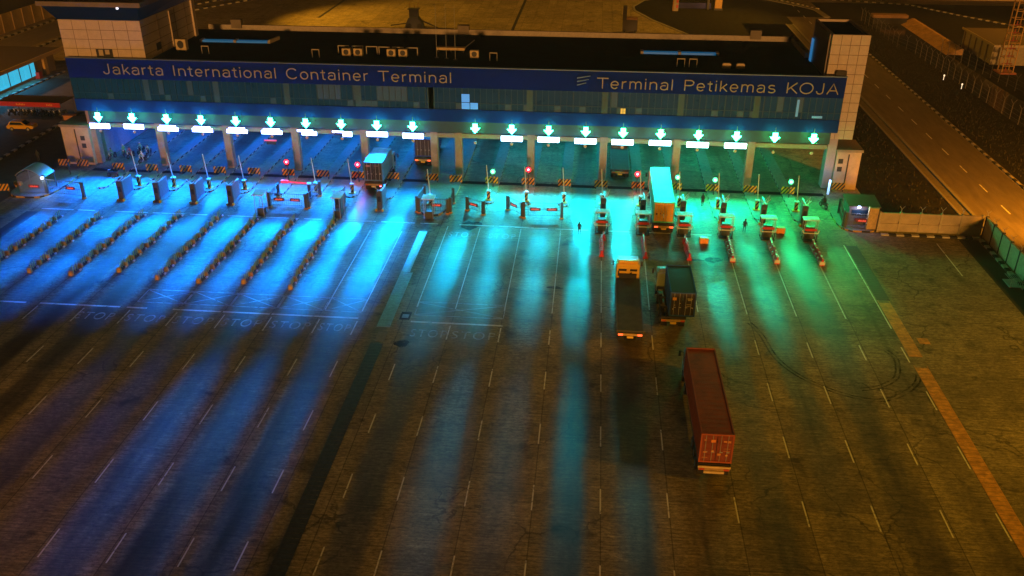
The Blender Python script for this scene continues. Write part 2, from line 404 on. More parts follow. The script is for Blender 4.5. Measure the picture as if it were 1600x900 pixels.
def line(a, b, w=.10):
    d = (Vector(b)-Vector(a)).normalized(); s = Vector((-d.y, d.x))*w/2
    hx.quad((a[0]-s.x, a[1]-s.y, .0085), (b[0]-s.x, b[1]-s.y, .0085), (b[0]+s.x, b[1]+s.y, .0085), (a[0]+s.x, a[1]+s.y, .0085))
for a, b in ((-45.3, -40.4), (-40.3, -35.6), (-35.5, -30.7), (-30.6, -25.9), (-25.7, -22.0), (-16.6, -7.7)):
    hx.bx(a, b, 79.5, 79.6, .003, .008); hx.bx(a, b, 76.75, 76.85, .003, .008)
    hx.bx(a-.04, a+.06, 76.9, 79.45, .003, .008); hx.bx(b-.06, b+.04, 76.9, 79.45, .003, .008)
    line((a+.1, 76.9), (b-.1, 79.4)); line((a+.1, 79.4), (b-.1, 76.9))
struct(mk, 'lane_markings', marking); struct(hx, 'box_markings', stop_m)

for X, y, wd in ((-44.9, 72.9, 3.9), (-40.0, 72.9, 3.9), (-35.1, 72.9, 3.9), (-30.2, 72.9, 3.9), (-25.4, 72.9, 3.1), (-16.3, 72.6, 3.5), (-12.3, 72.6, 4.2), (-16.2, 96.0, 3.1), (-11.4, 96.0, 3.2), (-50, 72.9, 3.8)):
    o = text('stop_marking', 'STOP', stop_m, 2.0, width=wd, space=1.25); o.location = (X, y, .0095)
    tag(o, kind='structure')
# tyre marks turning by the right drain
def arc(pts, w=.16):
    m = MB(); P = [Vector((*p, .0065)) for p in pts]
    Q = []
    for i in range(len(P)-1):
        p0, p1, p2, p3 = P[max(i-1, 0)], P[i], P[i+1], P[min(i+2, len(P)-1)]
        for j in range(6):
            t = j/6; Q.append(.5*((2*p1)+(p2-p0)*t+(2*p0-5*p1+4*p2-p3)*t*t+(3*p1-p0-3*p2+p3)*t**3))
    Q.append(P[-1])
    for off in (0, .38):
        for a, b in zip(Q[:-1], Q[1:]):
            d = (b-a).normalized(); s = Vector((-d.y, d.x, 0))
            m.quad(a+s*(off-w/2), b+s*(off-w/2), b+s*(off+w/2), a+s*(off+w/2))
    return struct(m, 'tyre_marks', worn('tyre_mark', (.03, .028, .025), .36, .62, .8, .85))
arc([(16.3, 78.3), (17.1, 76), (17.8, 71.9), (19.5, 68.8), (22.3, 66.5), (25.3, 65.6), (27.8, 66.7), (29.7, 68.7), (30.4, 70.4)])
arc([(24.5, 67.2), (26.1, 67.7), (27.9, 69.1), (28.7, 70.7), (29.1, 72.9), (28.6, 74.3)])
# dark oil patches seen on the apron
st = worn('oil_stain', (.012, .012, .012), .34, .52, 1.4, .95)
for x, y, rx, ry in ((14.5, 92.5, .9, .7), (12.6, 92.3, .8, .25), (-13.9, 99.6, 1.2, 1.3), (-16.8, 71.2, .8, .6), (-3.0, 84, .9, .3)):
    m = MB(); n = 30; ph = rnd.random()*6
    m.add([(x+rx*math.cos(a)*(1+.18*math.sin(2*a+ph)+.07*math.sin(5*a+ph)), y+ry*math.sin(a)*(1+.2*math.sin(3*a+ph)+.08*math.sin(7*a)), .0055) for a in [2*math.pi*i/n for i in range(n)]], [tuple(range(n))])
    struct(m, 'stain', st)

# ------------------------------------------------------------------ islands between the lanes, long and narrow with striped kerbs
def island(X, y0, y1, w):
    m = MB(); h = .16; nose = []
    for i in range(9):
        a = math.pi+math.pi*i/8; nose.append((X+w/2*math.cos(a), y0+w/2+w/2*math.sin(a)*1.3))
    pts = nose+[(X+w/2, y1), (X-w/2, y1)]
    m.add([(x, y, h) for x, y in pts], [tuple(range(len(pts)))], 2)
    for i in range(8):
        a, b = nose[i], nose[i+1]; m.quad((*a, 0), (*b, 0), (*b, h), (*a, h), i % 2)
    n = int((y1-y0)/.8)
    for s in (-1, 1):
        for i in range(n):
            a = y0+w/2+(y1-y0-w/2)*i/n; b = y0+w/2+(y1-y0-w/2)*(i+1)/n
            m.quad((X+s*w/2, a, 0), (X+s*w/2, b, 0), (X+s*w/2, b, h), (X+s*w/2, a, h), i % 2)
    return struct(m, 'traffic_island', [kerb_w, kerb_b, conc])
for X in LB[1:10]: island(X, 107.2, 137.5, 1.5)
for X in RB[1:10]: island(X, 104.6 if X > 0 else 106.8, 137.5, 1.5)
def round_island(x0, x1, y0, y1):
    m = MB(); n = 28; P = []
    cx, cy, rx, ry = (x0+x1)/2, (y0+y1)/2, (x1-x0)/2, (y1-y0)/2
    for i in range(n):
        a = 2*math.pi*i/n; c, s_ = math.cos(a), math.sin(a)
        P.append((cx+rx*math.copysign(abs(c)**.6, c), cy+ry*math.copysign(abs(s_)**.6, s_)))
    m.add([(x, y, .2) for x, y in P], [tuple(range(n))], 2)
    for i in range(n): a, b = P[i], P[(i+1) % n]; m.quad((*a, 0), (*b, 0), (*b, .2), (*a, .2), i % 2)
    return struct(m, 'traffic_island', [mat('kerb_yellow', (.6, .36, .05), .7, noise=.3), kerb_b, conc])
round_island(-21.6, -17.0, 101.9, 137.4)
round_island(-76.0, -69.9, 102.8, 113)
round_island(30.6, 35.6, 102.0, 110)

# ================================================================== GATE BUILDING
B = thing('gate_building', 'wide terminal gate building with blue sign band, cream towers and lanes passing underneath', 'gate building', (-19.3, 116, 0))
bx0, by0 = -19.3, 116.0
def bpart(mb, name, m, **k):
    mb.v = [(x-bx0, y-by0, z) for x, y, z in mb.v]; return mb.build(name, m, parent=B, **k)
navy = mat('blue_cladding', (.001, .02, .24), .6, noise=.12, scale=.8, spec=.06)
navy2 = mat('blue_cladding_low', (.001, .035, .28), .6, noise=.12, scale=.8, spec=.08)
roof_m = mat('dark_roof', (.007, .02, .025), .9, noise=.5, scale=.4, bump=.3, spec=.03)
X0, X1 = -70.6, 31.85
bpart(MB().bx(X0, X1, 115.0, 115.35, 12.75, 15.4), 'sign_band', navy)
bpart(MB().bx(X0-.06, X1+.06, 114.94, 115.42, 15.4, 15.5), 'parapet_cap', mat('cap_metal', (.12, .2, .35), .4, .4))
bpart(MB().bx(X0, X1, 115.0, 115.5, 8.2, 9.85), 'lower_band', navy2)
# glazing with mullions; each bay a part
teal_g = mat('office_glass', (.004, .025, .045), .3, noise=.3, scale=.6, emit=(.0, .06, .10), es=.2, spec=.15)
teal_l = mat('office_blind', (.010, .05, .075), .5, noise=.15, scale=2, emit=(.0, .10, .16), es=.1)
lit_w = mat('lit_window', (.1, .3, .5), .3, emit=(.05, .30, .85), es=.75)
yel_w = mat('yellow_lamp_window', (.4, .3, .1), .3, emit=(.8, .42, .06), es=.8)
mull = mat('mullion', (.012, .05, .07), .4, .3)
nb = 21; bw = (X1-X0)/nb
for i in range(nb):
    a, b = X0+i*bw, X0+(i+1)*bw
    wn = bpart(MB().bx(a+.02, b-.02, 115.12, 115.22, 9.87, 12.73), 'window', teal_g)
    m = MB()
    for j in range(7): xx = a+.03+j*(bw-.06)/6; m.bx(xx-.035, xx+.035, 115.05, 115.118, 9.87, 12.73)
    m.bx(a+.02, b-.02, 115.06, 115.115, 10.7, 10.76)
    m.v = [(x-bx0, y-by0, z) for x, y, z in m.v]; m.build('frame', mull, parent=wn)
    m = MB()
    for j in range(6):
        xx = a+.07+j*(bw-.06)/6; ww = (bw-.06)/6-.08
        r_ = rnd.random()
        m = MB()
        if 7 <= i <= 9 and r_ < .6: m.bx(xx, xx+ww, 115.085, 115.117, 10.78, 12.7)
        elif r_ < .07: m.bx(xx, xx+ww, 115.085, 115.117, 10.78, 12.7)
        elif r_ > .9: m.bx(xx, xx+ww, 115.085, 115.117, 9.9, 10.68)
        if not m.v: continue
        m.v = [(x-bx0, y-by0, z) for x, y, z in m.v]; m.build('blind', teal_l, parent=wn)
for x in [X0+4.86*2*i+10.6 for i in range(5)]+[-21.0, -8, 1.8, 11.6, 21.2]: bpart(MB().bx(x-.4, x+.4, 115.02, 115.06, 9.88, 12.72), 'pilaster', mat('pilaster_teal', (.012, .07, .10), .5, noise=.1))
bpart(MB().bx(-17.0, -15.95, 115.03, 115.08, 10.9, 11.95).bx(-17.0, -15.95, 115.03, 115.08, 9.95, 10.8).bx(-15.85, -14.85, 115.03, 115.08, 9.95, 10.8), 'window', lit_w)['label'] = 'three bright blue lit office panes'
m = MB()
for dx in (0, .34):
    for dz in (0, .36): m.bx(3.9+dx, 4.18+dx, 114.95, 115.08, 9.95+dz, 10.25+dz)
bpart(m, 'window', yel_w)['label'] = 'small square pane glowing yellow'
bpart(MB().bx(28.3, 29.6, 115.03, 115.08, 10.05, 10.35).bx(26.2, 26.5, 115.03, 115.08, 10.2, 12.4), 'window', mat('reflection_glow_pane', (.2, .4, .6), .2, emit=(.03, .25, .5), es=.35))  # panes glow to stand in for a reflection
# roof slab, upstands
bpart(MB().bx(X0+.1, X1-2.4, 115.36, 137.2, 8.6, 15.0), 'roof', roof_m)
bpart(MB().bx(-59.7, 29.5, 137.25, 137.65, 8.2, 15.75), 'rear_parapet', mat('upstand', (.45, .40, .33), .7, noise=.2))
bpart(MB().bx(-59.7, 29.5, 137.66, 138.2, 8.2, 15.4), 'rear_gutter', black)
bpart(MB().bx(29.0, 29.5, 127.0, 137.2, 15.01, 15.7), 'side_parapet', mat('upstand', (.45, .40, .33)))
bpart(MB().bx(-69.4, 31.2, 115.55, 115.75, 6.5, 8.19), 'header_panel', mat('header_paint', (.012, .05, .08), .55, noise=.15))
bpart(MB().bx(-69.5, 30.5, 115.8, 137.0, 8.05, 8.55), 'soffit', mat('soffit_panel', (.18, .22, .26), .6))
# columns and beam
cm = mat('column_paint', (.34, .24, .20), .65, noise=.25, scale=1.2)
for X in [-69.73, -60.0, -50.3, -40.57, -30.85, -21.1, -17.75, -7.85, 1.95, 11.7, 21.45]:
    bpart(MB().bx(X-.5, X+.5, 116.2, 117.2, .15, 8.05), 'column', cm, bevel=.05)
    bpart(MB().bx(X-.5, X+.5, 136.0, 137.0, .15, 8.05), 'column', cm, bevel=.05)
bm_ = MB().bx(-69.2, 31.2, 116.3, 116.7, 5.55, 6.15); bpart(bm_, 'cross_beam', mat('beam_paint', (.30, .27, .20), .6, noise=.2))
# lettering
let_m = mat('lettering', (.33, .30, .25), .5)
def el(cx, cy, rx, ry, a0, a1, n=14): return [(cx+rx*math.cos(R(a0+(a1-a0)*i/n)), cy+ry*math.sin(R(a0+(a1-a0)*i/n))) for i in range(n+1)]
GL = {'J': (.52, [[(.42, 1)]+el(.235, .25, .185, .24, 0, -180)]), 'a': (.54, [[(.47, 0)]+el(.27, .5, .2, .2, 0, 165), el(.25, .21, .2, .2, 60, 330, 18)+[(.47, .25)]]),
 'k': (.48, [[(.07, 0), (.07, 1)], [(.09, .26), (.43, .71)], [(.2, .41), (.47, 0)]]), 'r': (.34, [[(.07, 0), (.07, .71)], el(.29, .44, .22, .25, 178, 85, 8)]),
 't': (.32, [[(.15, .92), (.15, .16)]+el(.27, .14, .12, .12, 180, 285, 6), [(.0, .68), (.3, .68)]]), 'I': (.22, [[(.1, 0), (.1, 1)]]),
 'n': (.54, [[(.07, 0), (.07, .71)], el(.27, .44, .2, .25, 180, 0)+[(.47, 0)]]), 'e': (.54, [el(.27, .35, .22, .34, 0, 318, 22), [(.06, .35), (.48, .35)]]),
 'i': (.15, [[(.07, 0), (.07, .71)], [(.07, .88), (.07, 1.0)]]), 'o': (.54, [el(.27, .35, .23, .34, 0, 360, 24)]), 'l': (.15, [[(.07, 0), (.07, 1)]]),
 'C': (.78, [el(.41, .5, .36, .49, 42, 318, 24)]), 'T': (.70, [[(.0, .96), (.7, .96)], [(.35, .93), (.35, 0)]]),
 'm': (.82, [[(.07, 0), (.07, .71)], el(.24, .46, .17, .23, 180, 0)+[(.41, 0)], el(.58, .46, .17, .23, 180, 0)+[(.75, 0)]]),
 'P': (.64, [[(.08, 0), (.08, 1)], [(.1, .96)]+el(.38, .72, .22, .24, 90, -90, 12)+[(.1, .48)]]), 's': (.48, [el(.24, .53, .18, .165, 35, 265, 14)+el(.24, .19, .2, .18, 85, -150, 14)]),
 'K': (.66, [[(.08, 0), (.08, 1)], [(.1, .34), (.62, 1)], [(.27, .54), (.67, 0)]]), 'O': (.86, [el(.42, .5, .38, .49, 0, 360, 28)]), 'A': (.70, [[(.02, 0), (.35, .98), (.68, 0)], [(.14, .34), (.56, .34)]]), ' ': (.36, [])}
def lettering(body, width, cap=1.36, sw=.135):
    adv = sum(GL[c][0]+.13 for c in body)-.13; kx = width/adv; x = 0; lay = 0
    root = bpy.data.objects.new('lettering', None); COL.objects.link(root); root.parent = B
    for c in body:
        m = MB()
        for st_ in GL[c][1]:
            P = [Vector((p[0]*kx+x, p[1]*cap)) for p in st_]; lay = (lay+1) % 3; z1 = .08+.004*lay; L_, R__ = [], []
            for i, p in enumerate(P):
                d = (P[min(i+1, len(P)-1)]-P[max(i-1, 0)]).normalized(); nn = Vector((-d.y, d.x))*(sw/2)
                L_.append(p+nn); R__.append(p-nn)
            for i in range(len(P)-1):
                q_ = [L_[i], R__[i], R__[i+1], L_[i+1]]
                m.add([(v.x, v.y, 0) for v in q_]+[(v.x, v.y, z1) for v in q_], [(4, 5, 6, 7), (0, 4, 7, 3), (1, 2, 6, 5)]+([(0, 1, 5, 4)] if i == 0 else [])+([(3, 7, 6, 2)] if i == len(P)-2 else []))
        if m.v: m.build('letter', let_m, root)
        x += (GL[c][0]+.13)*kx
    return root
t1 = lettering('Jakarta International Container Terminal', 47.4); t1.location = (-65.6-bx0, 114.93-by0, 13.42); t1.rotation_euler = (R(90), 0, 0)
t2 = lettering('Terminal Petikemas KOJA', 30.4); t2.location = (.65-bx0, 114.93-by0, 13.25); t2.rotation_euler = (R(90), 0, 0)
m = MB()
for dz, L in ((14.75, 1.7), (14.3, 1.5), (13.85, 1.2)):
    m.prism([(-1.9, dz-.35), (-1.9+L, dz), (-1.9+L, dz+.09), (-1.9, dz-.2)], 'y', 114.90, 114.97)
bpart(m, 'emblem', mat('emblem_blue', (.10, .22, .5), .5))
# cladding tower left
def tiles(mb, x0, x1, y, z0, z1, nx, nz, d=.02):
    for i in range(1, nx): xx = x0+(x1-x0)*i/nx; mb.bx(xx-.03, xx+.03, y-d, y+.01, z0, z1)
    for j in range(1, nz): zz = z0+(z1-z0)*j/nz; mb.bx(x0, x1, y-d-.004, y+.01, zz-.03, zz+.03)
joint_m = mat('tile_joint', (.20, .14, .10), .8)
TX0, TX1, TY0, TY1 = -71.1, -59.8, 116.0, 133.0
bpart(MB().bx(TX0, TX1, TY0, TY1, 8.15, 20.25), 'tower', cream)
m = MB(); tiles(m, TX0, TX1, TY0, 14, 20.2, 6, 5)
for i in range(1, 5): zz = 14.6+i*1.2; m.bx(TX1-.01, TX1+.02, TY0, TY1, zz-.03, zz+.03)
for yy in (121.0, 126.5, 130): m.bx(TX1-.01, TX1+.024, yy-.05, yy+.05, 15.0, 20.2)
bpart(m, 'tile_joint', joint_m)
bpart(MB().bx(TX1+.03, TX1+.3, 132.0, 132.9, 15.0, 20.2).bx(TX1+.02, TX1+.15, 124.6, 124.9, 15.0, 20), 'drain_pipe', cream)
wn = bpart(MB().bx(-66.6, -64.3, 115.93, 115.99, 15.3, 16.5), 'window', dark)
m = MB().bx(-66.2, -65.6, 115.88, 115.925, 15.6, 16.4).bx(-65.3, -64.7, 115.88, 115.925, 15.8, 16.4); m.v = [(x-bx0, y-by0, z) for x, y, z in m.v]; m.build('pane', mat('pane_cream', (.5, .42, .3), .4), parent=wn)
bpart(MB().bx(TX1+.02, TX1+.06, 119.5, 120.8, 15.6, 16.6), 'window', dark)
# flared lookout on top
m = MB(); z0, z1 = 20.3, 22.1; o_ = 1.5
a = [(TX0, TY0-.05), (TX1, TY0-.05), (TX1, TY1), (TX0, TY1)]; b = [(TX0-o_, TY0-.6), (TX1+.5, TY0-.6), (TX1+.9, TY1+1), (TX0-o_, TY1+1)]
m.add([(*p, z0) for p in a]+[(*p, z1) for p in b], [(3, 2, 1, 0), (4, 5, 6, 7), (0, 1, 5, 4), (1, 2, 6, 5), (2, 3, 7, 6), (3, 0, 4, 7)])
bpart(m, 'lookout_glazing', mat('lookout_glass', (.004, .012, .03), .3, emit=(.0, .02, .05), es=.1, spec=.2))
bpart(MB().bx(TX0-o_-.5, TX1+.9, TY0-.9, TY1+1.5, 22.1, 22.7), 'tower_roof', mat('tower_roof_metal', (.20, .16, .15), .7, noise=.2, scale=.7))
bpart(MB().cb((-62.0, 115.1, 22.0), (.25, .2, .25)), 'lamp', mat('white_lamp', (1, 1, 1), .5, emit=(.8, .85, 1), es=1.4))
# tower right
UX0, UX1, UY0, UY1 = 29.62, 34.25, 116.4, 126.7
bpart(MB().bx(UX0, UX1, UY0, UY1, 6.95, 20.0), 'tower', cream)
m = MB()
for a in ((UX0, UX1, UY0, UY0+.25), (UX0, UX1, UY1-.25, UY1), (UX0, UX0+.25, UY0+.26, UY1-.26), (UX1-.25, UX1, UY0+.26, UY1-.26)): m.bx(*a, 20.0, 20.35)
bpart(m, 'tower_parapet', cream)
bpart(MB().bx(UX0+.26, UX1-.26, UY0+.26, UY1-.26, 20.0, 20.05), 'tower_roof', roof_m)
m = MB(); tiles(m, UX0, UX1, UY0, 6.95, 20.3, 4, 11)
for i in (1,): pass
bpart(m, 'tile_joint', joint_m)
bpart(MB().bx(UX0-.18, UX0-.02, 117.2, 118.0, 15.0, 20.2).bx(UX0-.06, UX0-.01, 118.3, 126, 15.0, 20.1), 'side_shade_cladding', mat('shade_cladding', (.30, .24, .20), .6, noise=.2))  # darker cladding puts the tower's shaded side into colour
bpart(MB().bx(UX0-.3, UX0-.19, 124.9, 125.9, 15.0, 18.0), 'window', mat('blue_pane', (.1, .3, .5), .3, emit=(.05, .35, .8), es=.4))
bpart(MB().bx(30.6, 31.9, 115.4, 116.3, 14.0, 16.0, top=(0, .3)), 'roof_hood', mat('hood', (.04, .035, .03), .7))
bpart(MB().bx(31.3, 32.5, 116.4, 118.0, .1, 6.94), 'column', mat('column_lilac', (.45, .36, .42), .6, noise=.1), bevel=.04)
bpart(MB().bx(-70.6, -70.2, 117.5, 137, .1, 8.1), 'side_wall', mat('inner_wall', (.30, .34, .36), .6, noise=.2))
bpart(MB().bx(-70.15, -69.3, 118.2, 119.4, .1, 8.0).bx(-70.15, -69.6, 119.5, 123.0, .1, 7.9), 'wall_pier', mat('inner_wall', (.3, .34, .36)))
# end blocks on the ground
def end_block(x0, x1, y0, y1, h, flip):
    bpart(MB().bx(x0, x1, y0, y1, .1, h), 'side_block', mat('block_wall', (.58, .45, .37), .65, noise=.2, scale=.9), bevel=.03)
    bpart(MB().bx(x0-.15, x1+.15, y0-.15, y1+.1, h, h+.35), 'block_roof', mat('block_roof', (.32, .26, .23), .7, noise=.2))
    s = -1 if flip else 1; c = (x0+x1)/2
    bpart(MB().bx(c-.08, c+.08, y0-.05, y0-.003, .6, h-.3), 'pipe_recess', mat('recess', (.05, .04, .035), .8))
    for dz in (2.6, 3.7):
        wn = bpart(MB().bx(c+s*.95-.3, c+s*.95+.3, y0-.05, y0-.003, dz, dz+.65), 'window', dark)
end_block(-74.0, -70.0, 115.6, 119.5, 5.6, False)
end_block(32.6, 35.75, 116.2, 120.5, 5.3, True)
# skylight strips glow blue on the roof
sk = mat('skylight_blue', (.05, .2, .35), .4, emit=(.01, .20, .44), es=.32)
for a, b, y in ((-57.0, -47.2, 128.2), (7.0, 17.0, 127.2)):
    q = bpart(MB().bx(a, b, y, y+1.0, 15.01, 15.25), 'skylight', sk)
    m = MB()
    for x in (a-.2, (a+b)/2, b+.2): m.bx(x-.2, x+.2, y-.1, y+1.1, 15.01, 15.38)
    m.v = [(x-bx0, y_-by0, z) for x, y_, z in m.v]; m.build('frame', mat('upstand', (.45, .4, .33)), parent=q)
bpart(MB().add([(-47.1, 128.3, 15.02), (-46.6, 131.0, 15.02), (-46.3, 131.0, 15.02), (-46.8, 128.3, 15.02), (-47.1, 128.3, 15.5), (-46.6, 131.0, 15.5), (-46.3, 131.0, 15.5), (-46.8, 128.3, 15.5)], [(0, 1, 2, 3), (4, 5, 6, 7), (0, 1, 5, 4), (1, 2, 6, 5), (2, 3, 7, 6), (3, 0, 4, 7)]), 'roof_upstand', mat('upstand', (.45, .4, .33)))
bpart(MB().bx(23.0, 24.6, 137.0, 138.0, 15.3, 16.6).bx(23.3, 24.3, 136.9, 137.0, 15.5, 16.3), 'roof_hatch', mat('hatch', (.2, .17, .13), .7))
bpart(MB().bx(-20.6, -18.9, 137.0, 138.0, 15.3, 16.4), 'roof_hatch', mat('hatch', (.2, .17, .13)))
bpart(MB().bx(-55.9, -54.3, 136.9, 137.9, 15.3, 16.6), 'roof_hatch', mat('hatch', (.2, .17, .13)))

# rooftop equipment
def ac_unit():
    t = thing('air_conditioner', '', 'air conditioner', group='air conditioners on the roof')
    MB().bx(-.6, .6, -.35, .35, .15, 1.15).build('cabinet', mat('ac_case', (.62, .50, .30), .5, noise=.15), t, bevel=.04)
    MB().bar((0, -.36, .68), (0, -.40, .68), .36, 16).build('fan_grille', dark, t)
    MB().bx(-.5, -.4, -.3, .3, 0, .15).bx(.4, .5, -.3, .3, 0, .15).build('feet', dark, t)
    return t
p0 = ac_unit()
acs = [(-33.7, 121.4, 'leftmost in the row of four behind Container'), (-32.1, 121.5, 'second in the row of four behind Container'), (-27.5, 121.6, 'third in the row of four behind Container'), (-25.9, 121.7, 'rightmost in the row of four behind Container'), (-16.1, 122.0, 'alone to the right of the aerial platform'), (-57.4, 122.2, 'large and alone beside the left tower')]
for i, (x, y, l) in enumerate(acs):
    o = place(p0, i > 0, (x, y, 15.0), 0, 'yellowish rooftop air conditioner, '+l)
    if i == 5: o.scale = (1.25, 1.2, 1.5)
def pframe():
    o = MB()
    o.bar((-.75, 0, 0), (-.75, 0, 1.05), .07, 8); o.bar((.75, 0, 0), (.75, 0, 1.05), .07, 8); o.bar((-.8, 0, 1.05), (.8, 0, 1.05), .07, 8)
    return tag(o.build('pipe_frame', mat('frame_cream', (.5, .47, .40), .5)), '', 'pipe frame', 'pipe frames on the roof')
p1 = pframe()
pf = [(-34.6, 123.2), (-32.6, 123.2), (-30.6, 123.1), (-28.8, 123.0), (-26.9, 123.0), (-24.9, 122.9)]
for i, (x, y) in enumerate(pf): place(p1, i > 0, (x, y, 15.0), 0, 'pale pipe arch on the roof, %s from the left in the row of six' % ORD[i])
for x, y, l in ((-13.4, 121.0, 'narrow pale pipe arch standing alone right of the aerial platform'), (11.6, 120.2, 'narrow pale pipe arch, left of the pair above Petikemas'), (13.2, 120.2, 'narrow pale pipe arch, right of the pair above Petikemas'), (-53.6, 121.0, 'narrow pale pipe arch below the left skylight strip'), (-37.8, 120.5, 'low pale pipe arch left of the row of six')):
    o = place(p1, True, (x, y, 15.0), 0, l); o.scale.x = .65
for x, l in ((17.6, 'left'), (19.4, 'right')):
    o = tag(MB().bx(-.55, .55, -.25, .25, 0, .5).bx(-.45, .45, -.2, .2, .5, .6).build('roof_vent', mat('ac_case', (.6, .5, .3)), loc=(x, 120.4, 15.0)), 'low cream roof vent, %s of two near the right end' % l, 'roof vent', 'low vents on the roof')
for i, (x, y) in enumerate(((-21.3, 121.9), (-19.9, 121.5), (-18.6, 121.0))):
    t = thing('antenna_mast', 'thin white aerial mast on the roof, %s of three' % ('leftmost', 'middle', 'rightmost')[i], 'antenna', (x, y, 15.0), 0, 'aerial masts on the roof')
    MB().bar((0, 0, 0), (0, 0, 7.2), .045, 6, r2=.02).build('pole', galv, t)
    MB().bx(-.25, .25, -.25, .25, 0, .08).build('base_plate', dark, t)
t = thing('equipment_platform', 'long yellowish equipment tray on the roof between the aerial masts', 'platform', (-19.9, 125.6, 15.0))
MB().bx(-2, 2, -.5, .5, .35, .7).build('tray', mat('tray', (.6, .45, .22), .6, noise=.2), t)
m = MB()
for x in (-1.8, 0, 1.8): m.bx(x-.05, x+.05, -.4, .4, 0, .35)
m.build('feet', dark, t); MB().bar((2.0, .4, .6), (2.9, 3.4, 1.0), .06, 6).build('pipe', galv, t)

# ------------------------------------------------------------------ lane signals, their light and added narrow beams
def lane_colour(X):
    st = [(-70, (.0, .125, .95)), (-40, (.0, .17, .95)), (-22, (.0, .25, .93)), (-16, (.0, .40, .74)), (-4, (.0, .46, .66)), (5, (.0, .54, .56)), (11, (.0, .60, .44)), (17, (.0, .60, .36)), (24, (.0, .58, .22)), (31, (.02, .5, .08))]
    for (a, c), (b, d) in zip(st[:-1], st[1:]):
        if X <= b: t = max(0, (X-a)/(b-a)); return tuple(p+(q-p)*t for p, q in zip(c, d))
    return st[-1][1]
case = mat('signal_case', (.03, .035, .05), .5)
def area(loc, size, col, power, direction, name='sign_and_beam_light', spread=None):
    l = bpy.data.lights.new(name, 'AREA'); l.shape = 'RECTANGLE'; l.size, l.size_y = size; l.energy = power; l.color = col
    if spread: l.spread = spread
    o = bpy.data.objects.new(name, l); COL.objects.link(o); o.location = loc
    o.rotation_euler = Vector(direction).to_track_quat('-Z', 'Y').to_euler()
    return o
allc = [(x, True) for x in LC]+[(x, j not in (0, 8, 9)) for j, x in enumerate(RC)]
for i, (X, panel) in enumerate(allc):
    side = 'blue left half' if i < 10 else 'right half'
    n = i if i < 10 else i-10
    cnt = ('%s from the left end' % ORD[n]) if n < 5 else (('%s from the central pillars' % ORD[9-n]) if i < 10 else ('%s from the right tower' % ORD[9-n]))
    if i >= 10 and n < 5: cnt = '%s from the central pillars' % ORD[n]
    lab = ('glowing arrow over white panel, %s, %s' % (cnt, side)) if panel else ('lane sign showing only a green arrow, %s' % {10: 'just right of the central pillars', 18: 'second from the right tower', 19: 'nearest the right tower'}[i])
    t = thing('lane_signal', lab, 'lane signal', (X, 114.3, 5.7), 0, 'arrow signs hanging over the lanes')
    c = lane_colour(X)
    am = mat('arrow_green_%d' % (i//4), (.1, .8, .4), .5, emit=(.10, 5.0, 1.1+1.6*max(0, 1-i/14)), es=[18, 14, 20, 16][(i//4) % 4])
    m = MB().prism([(0, 1.25), (.62, 1.95), (.3, 1.95), (.3, 2.5), (-.3, 2.5), (-.3, 1.95), (-.62, 1.95)], 'y', -.12, -.02)
    m.build('arrow', am, t)
    MB().bx(-.28, .28, 0, .12, 1.5, 2.45).build('arrow_case', case, t)
    MB().bx(-.04, .04, .05, .12, 2.6, 3.2).build('hanger', grey, t)
    if panel:
        lo = [0, .2, -.15, 0, 0, .1, -.1][i % 7]
        pm = mat('panel_white_%d' % (i//2), (.9, .9, .9), .5, emit=(1.2+c[0], 1.3+3.0*c[1], 1.3+4.5*c[2]), es=3.2)
        pmb = MB()
        if i == 7: pmb.bx(-1.3, .3, -.16, -.02, .74, .98).bx(.1, 1.4, -.16, -.02, .22, .9)
        elif i == 6: pmb.bx(-1.3, .9, -.16, -.02, .7, 1.0).bx(-.7, 1.4, -.16, -.02, .25, .75)
        elif i in (2, 3, 4, 5): pmb.bx(-1.15, 1.15, -.16, -.02, .7, 1.02).bx(-1.45, 1.45, -.165, -.02, .22, .75)
        else: pmb.bx(-1.42, 1.42, -.16, -.02, .28+lo*.3, 1.0+lo*.2)
        pmb.build('light_panel', pm, t, bevel=.06)
        MB().bx(-1.1, 1.1, -.015, .12, .4, .92).build('panel_case', case, t)
        pw = (1550+max(0, -30-X)*75) if X < -18 else (2600 if i < 13 else 1900)
        area((X, 114.1, 6.3), (2.4, .6), c, pw, (0, -1, -.85), spread=R(60))
        far = {7: .9, 8: .75, 9: .45, 5: .12, 6: .16, 11: .2, 12: .08, 13: .10, 14: .09, 15: .05}.get(i, .0)
        mid = [.8, 1.0, 1.5, 1.8, 1.5, 1.7, 1.2, 1.25, 1.2, 1.0, 0, .36, .3, .12, .2, .26, .26, .26, 0, 0][i]
        m2 = 1.65 if i < 10 else 1.25
        area((X, 114.1, 6.45), (1.9, .5), c, 560*m2*mid*(1.15 if i == 9 else .9), (0, -1, -.34), spread=R(19 if i == 9 else 11))  # this and the next two: added beams laying light streaks along the lane
        area((X, 114.1, 6.5), (1.9, .5), c, 330*m2*mid*(.85 if i == 9 else .9), (0, -1, -.215), spread=R(9 if i == 9 else 7.5))
        if far: area((X, 114.1, 6.55), (1.6, .5), c, 200*far, (0, -1, -.108), spread=R(4.5))
    else:
        area((X, 114.1, 6.9), (.9, .9), (c[0], c[1], c[2]*.8), 1300, (0, -1, -.5), spread=R(120))
        area((X, 114.1, 6.9), (1.9, .6), c, {10: 380, 18: 220, 19: 130}[i], (0, -1, -.28), spread=R(16))  # added beam, brightens the apron before this lane
    MB().bar((0, -.2, -.05), (0, -.12, -.05), .2, 14).build('ring', mat('ring_white', (.6, .6, .5), .4), t)
    # lamps under the canopy roof light the lane itself
    area((X, 125.5, 7.9), (2.5, 12), c, (1500 if X < -18 else 750) if panel else 400, (0, -.12, -1), 'canopy_lamp')

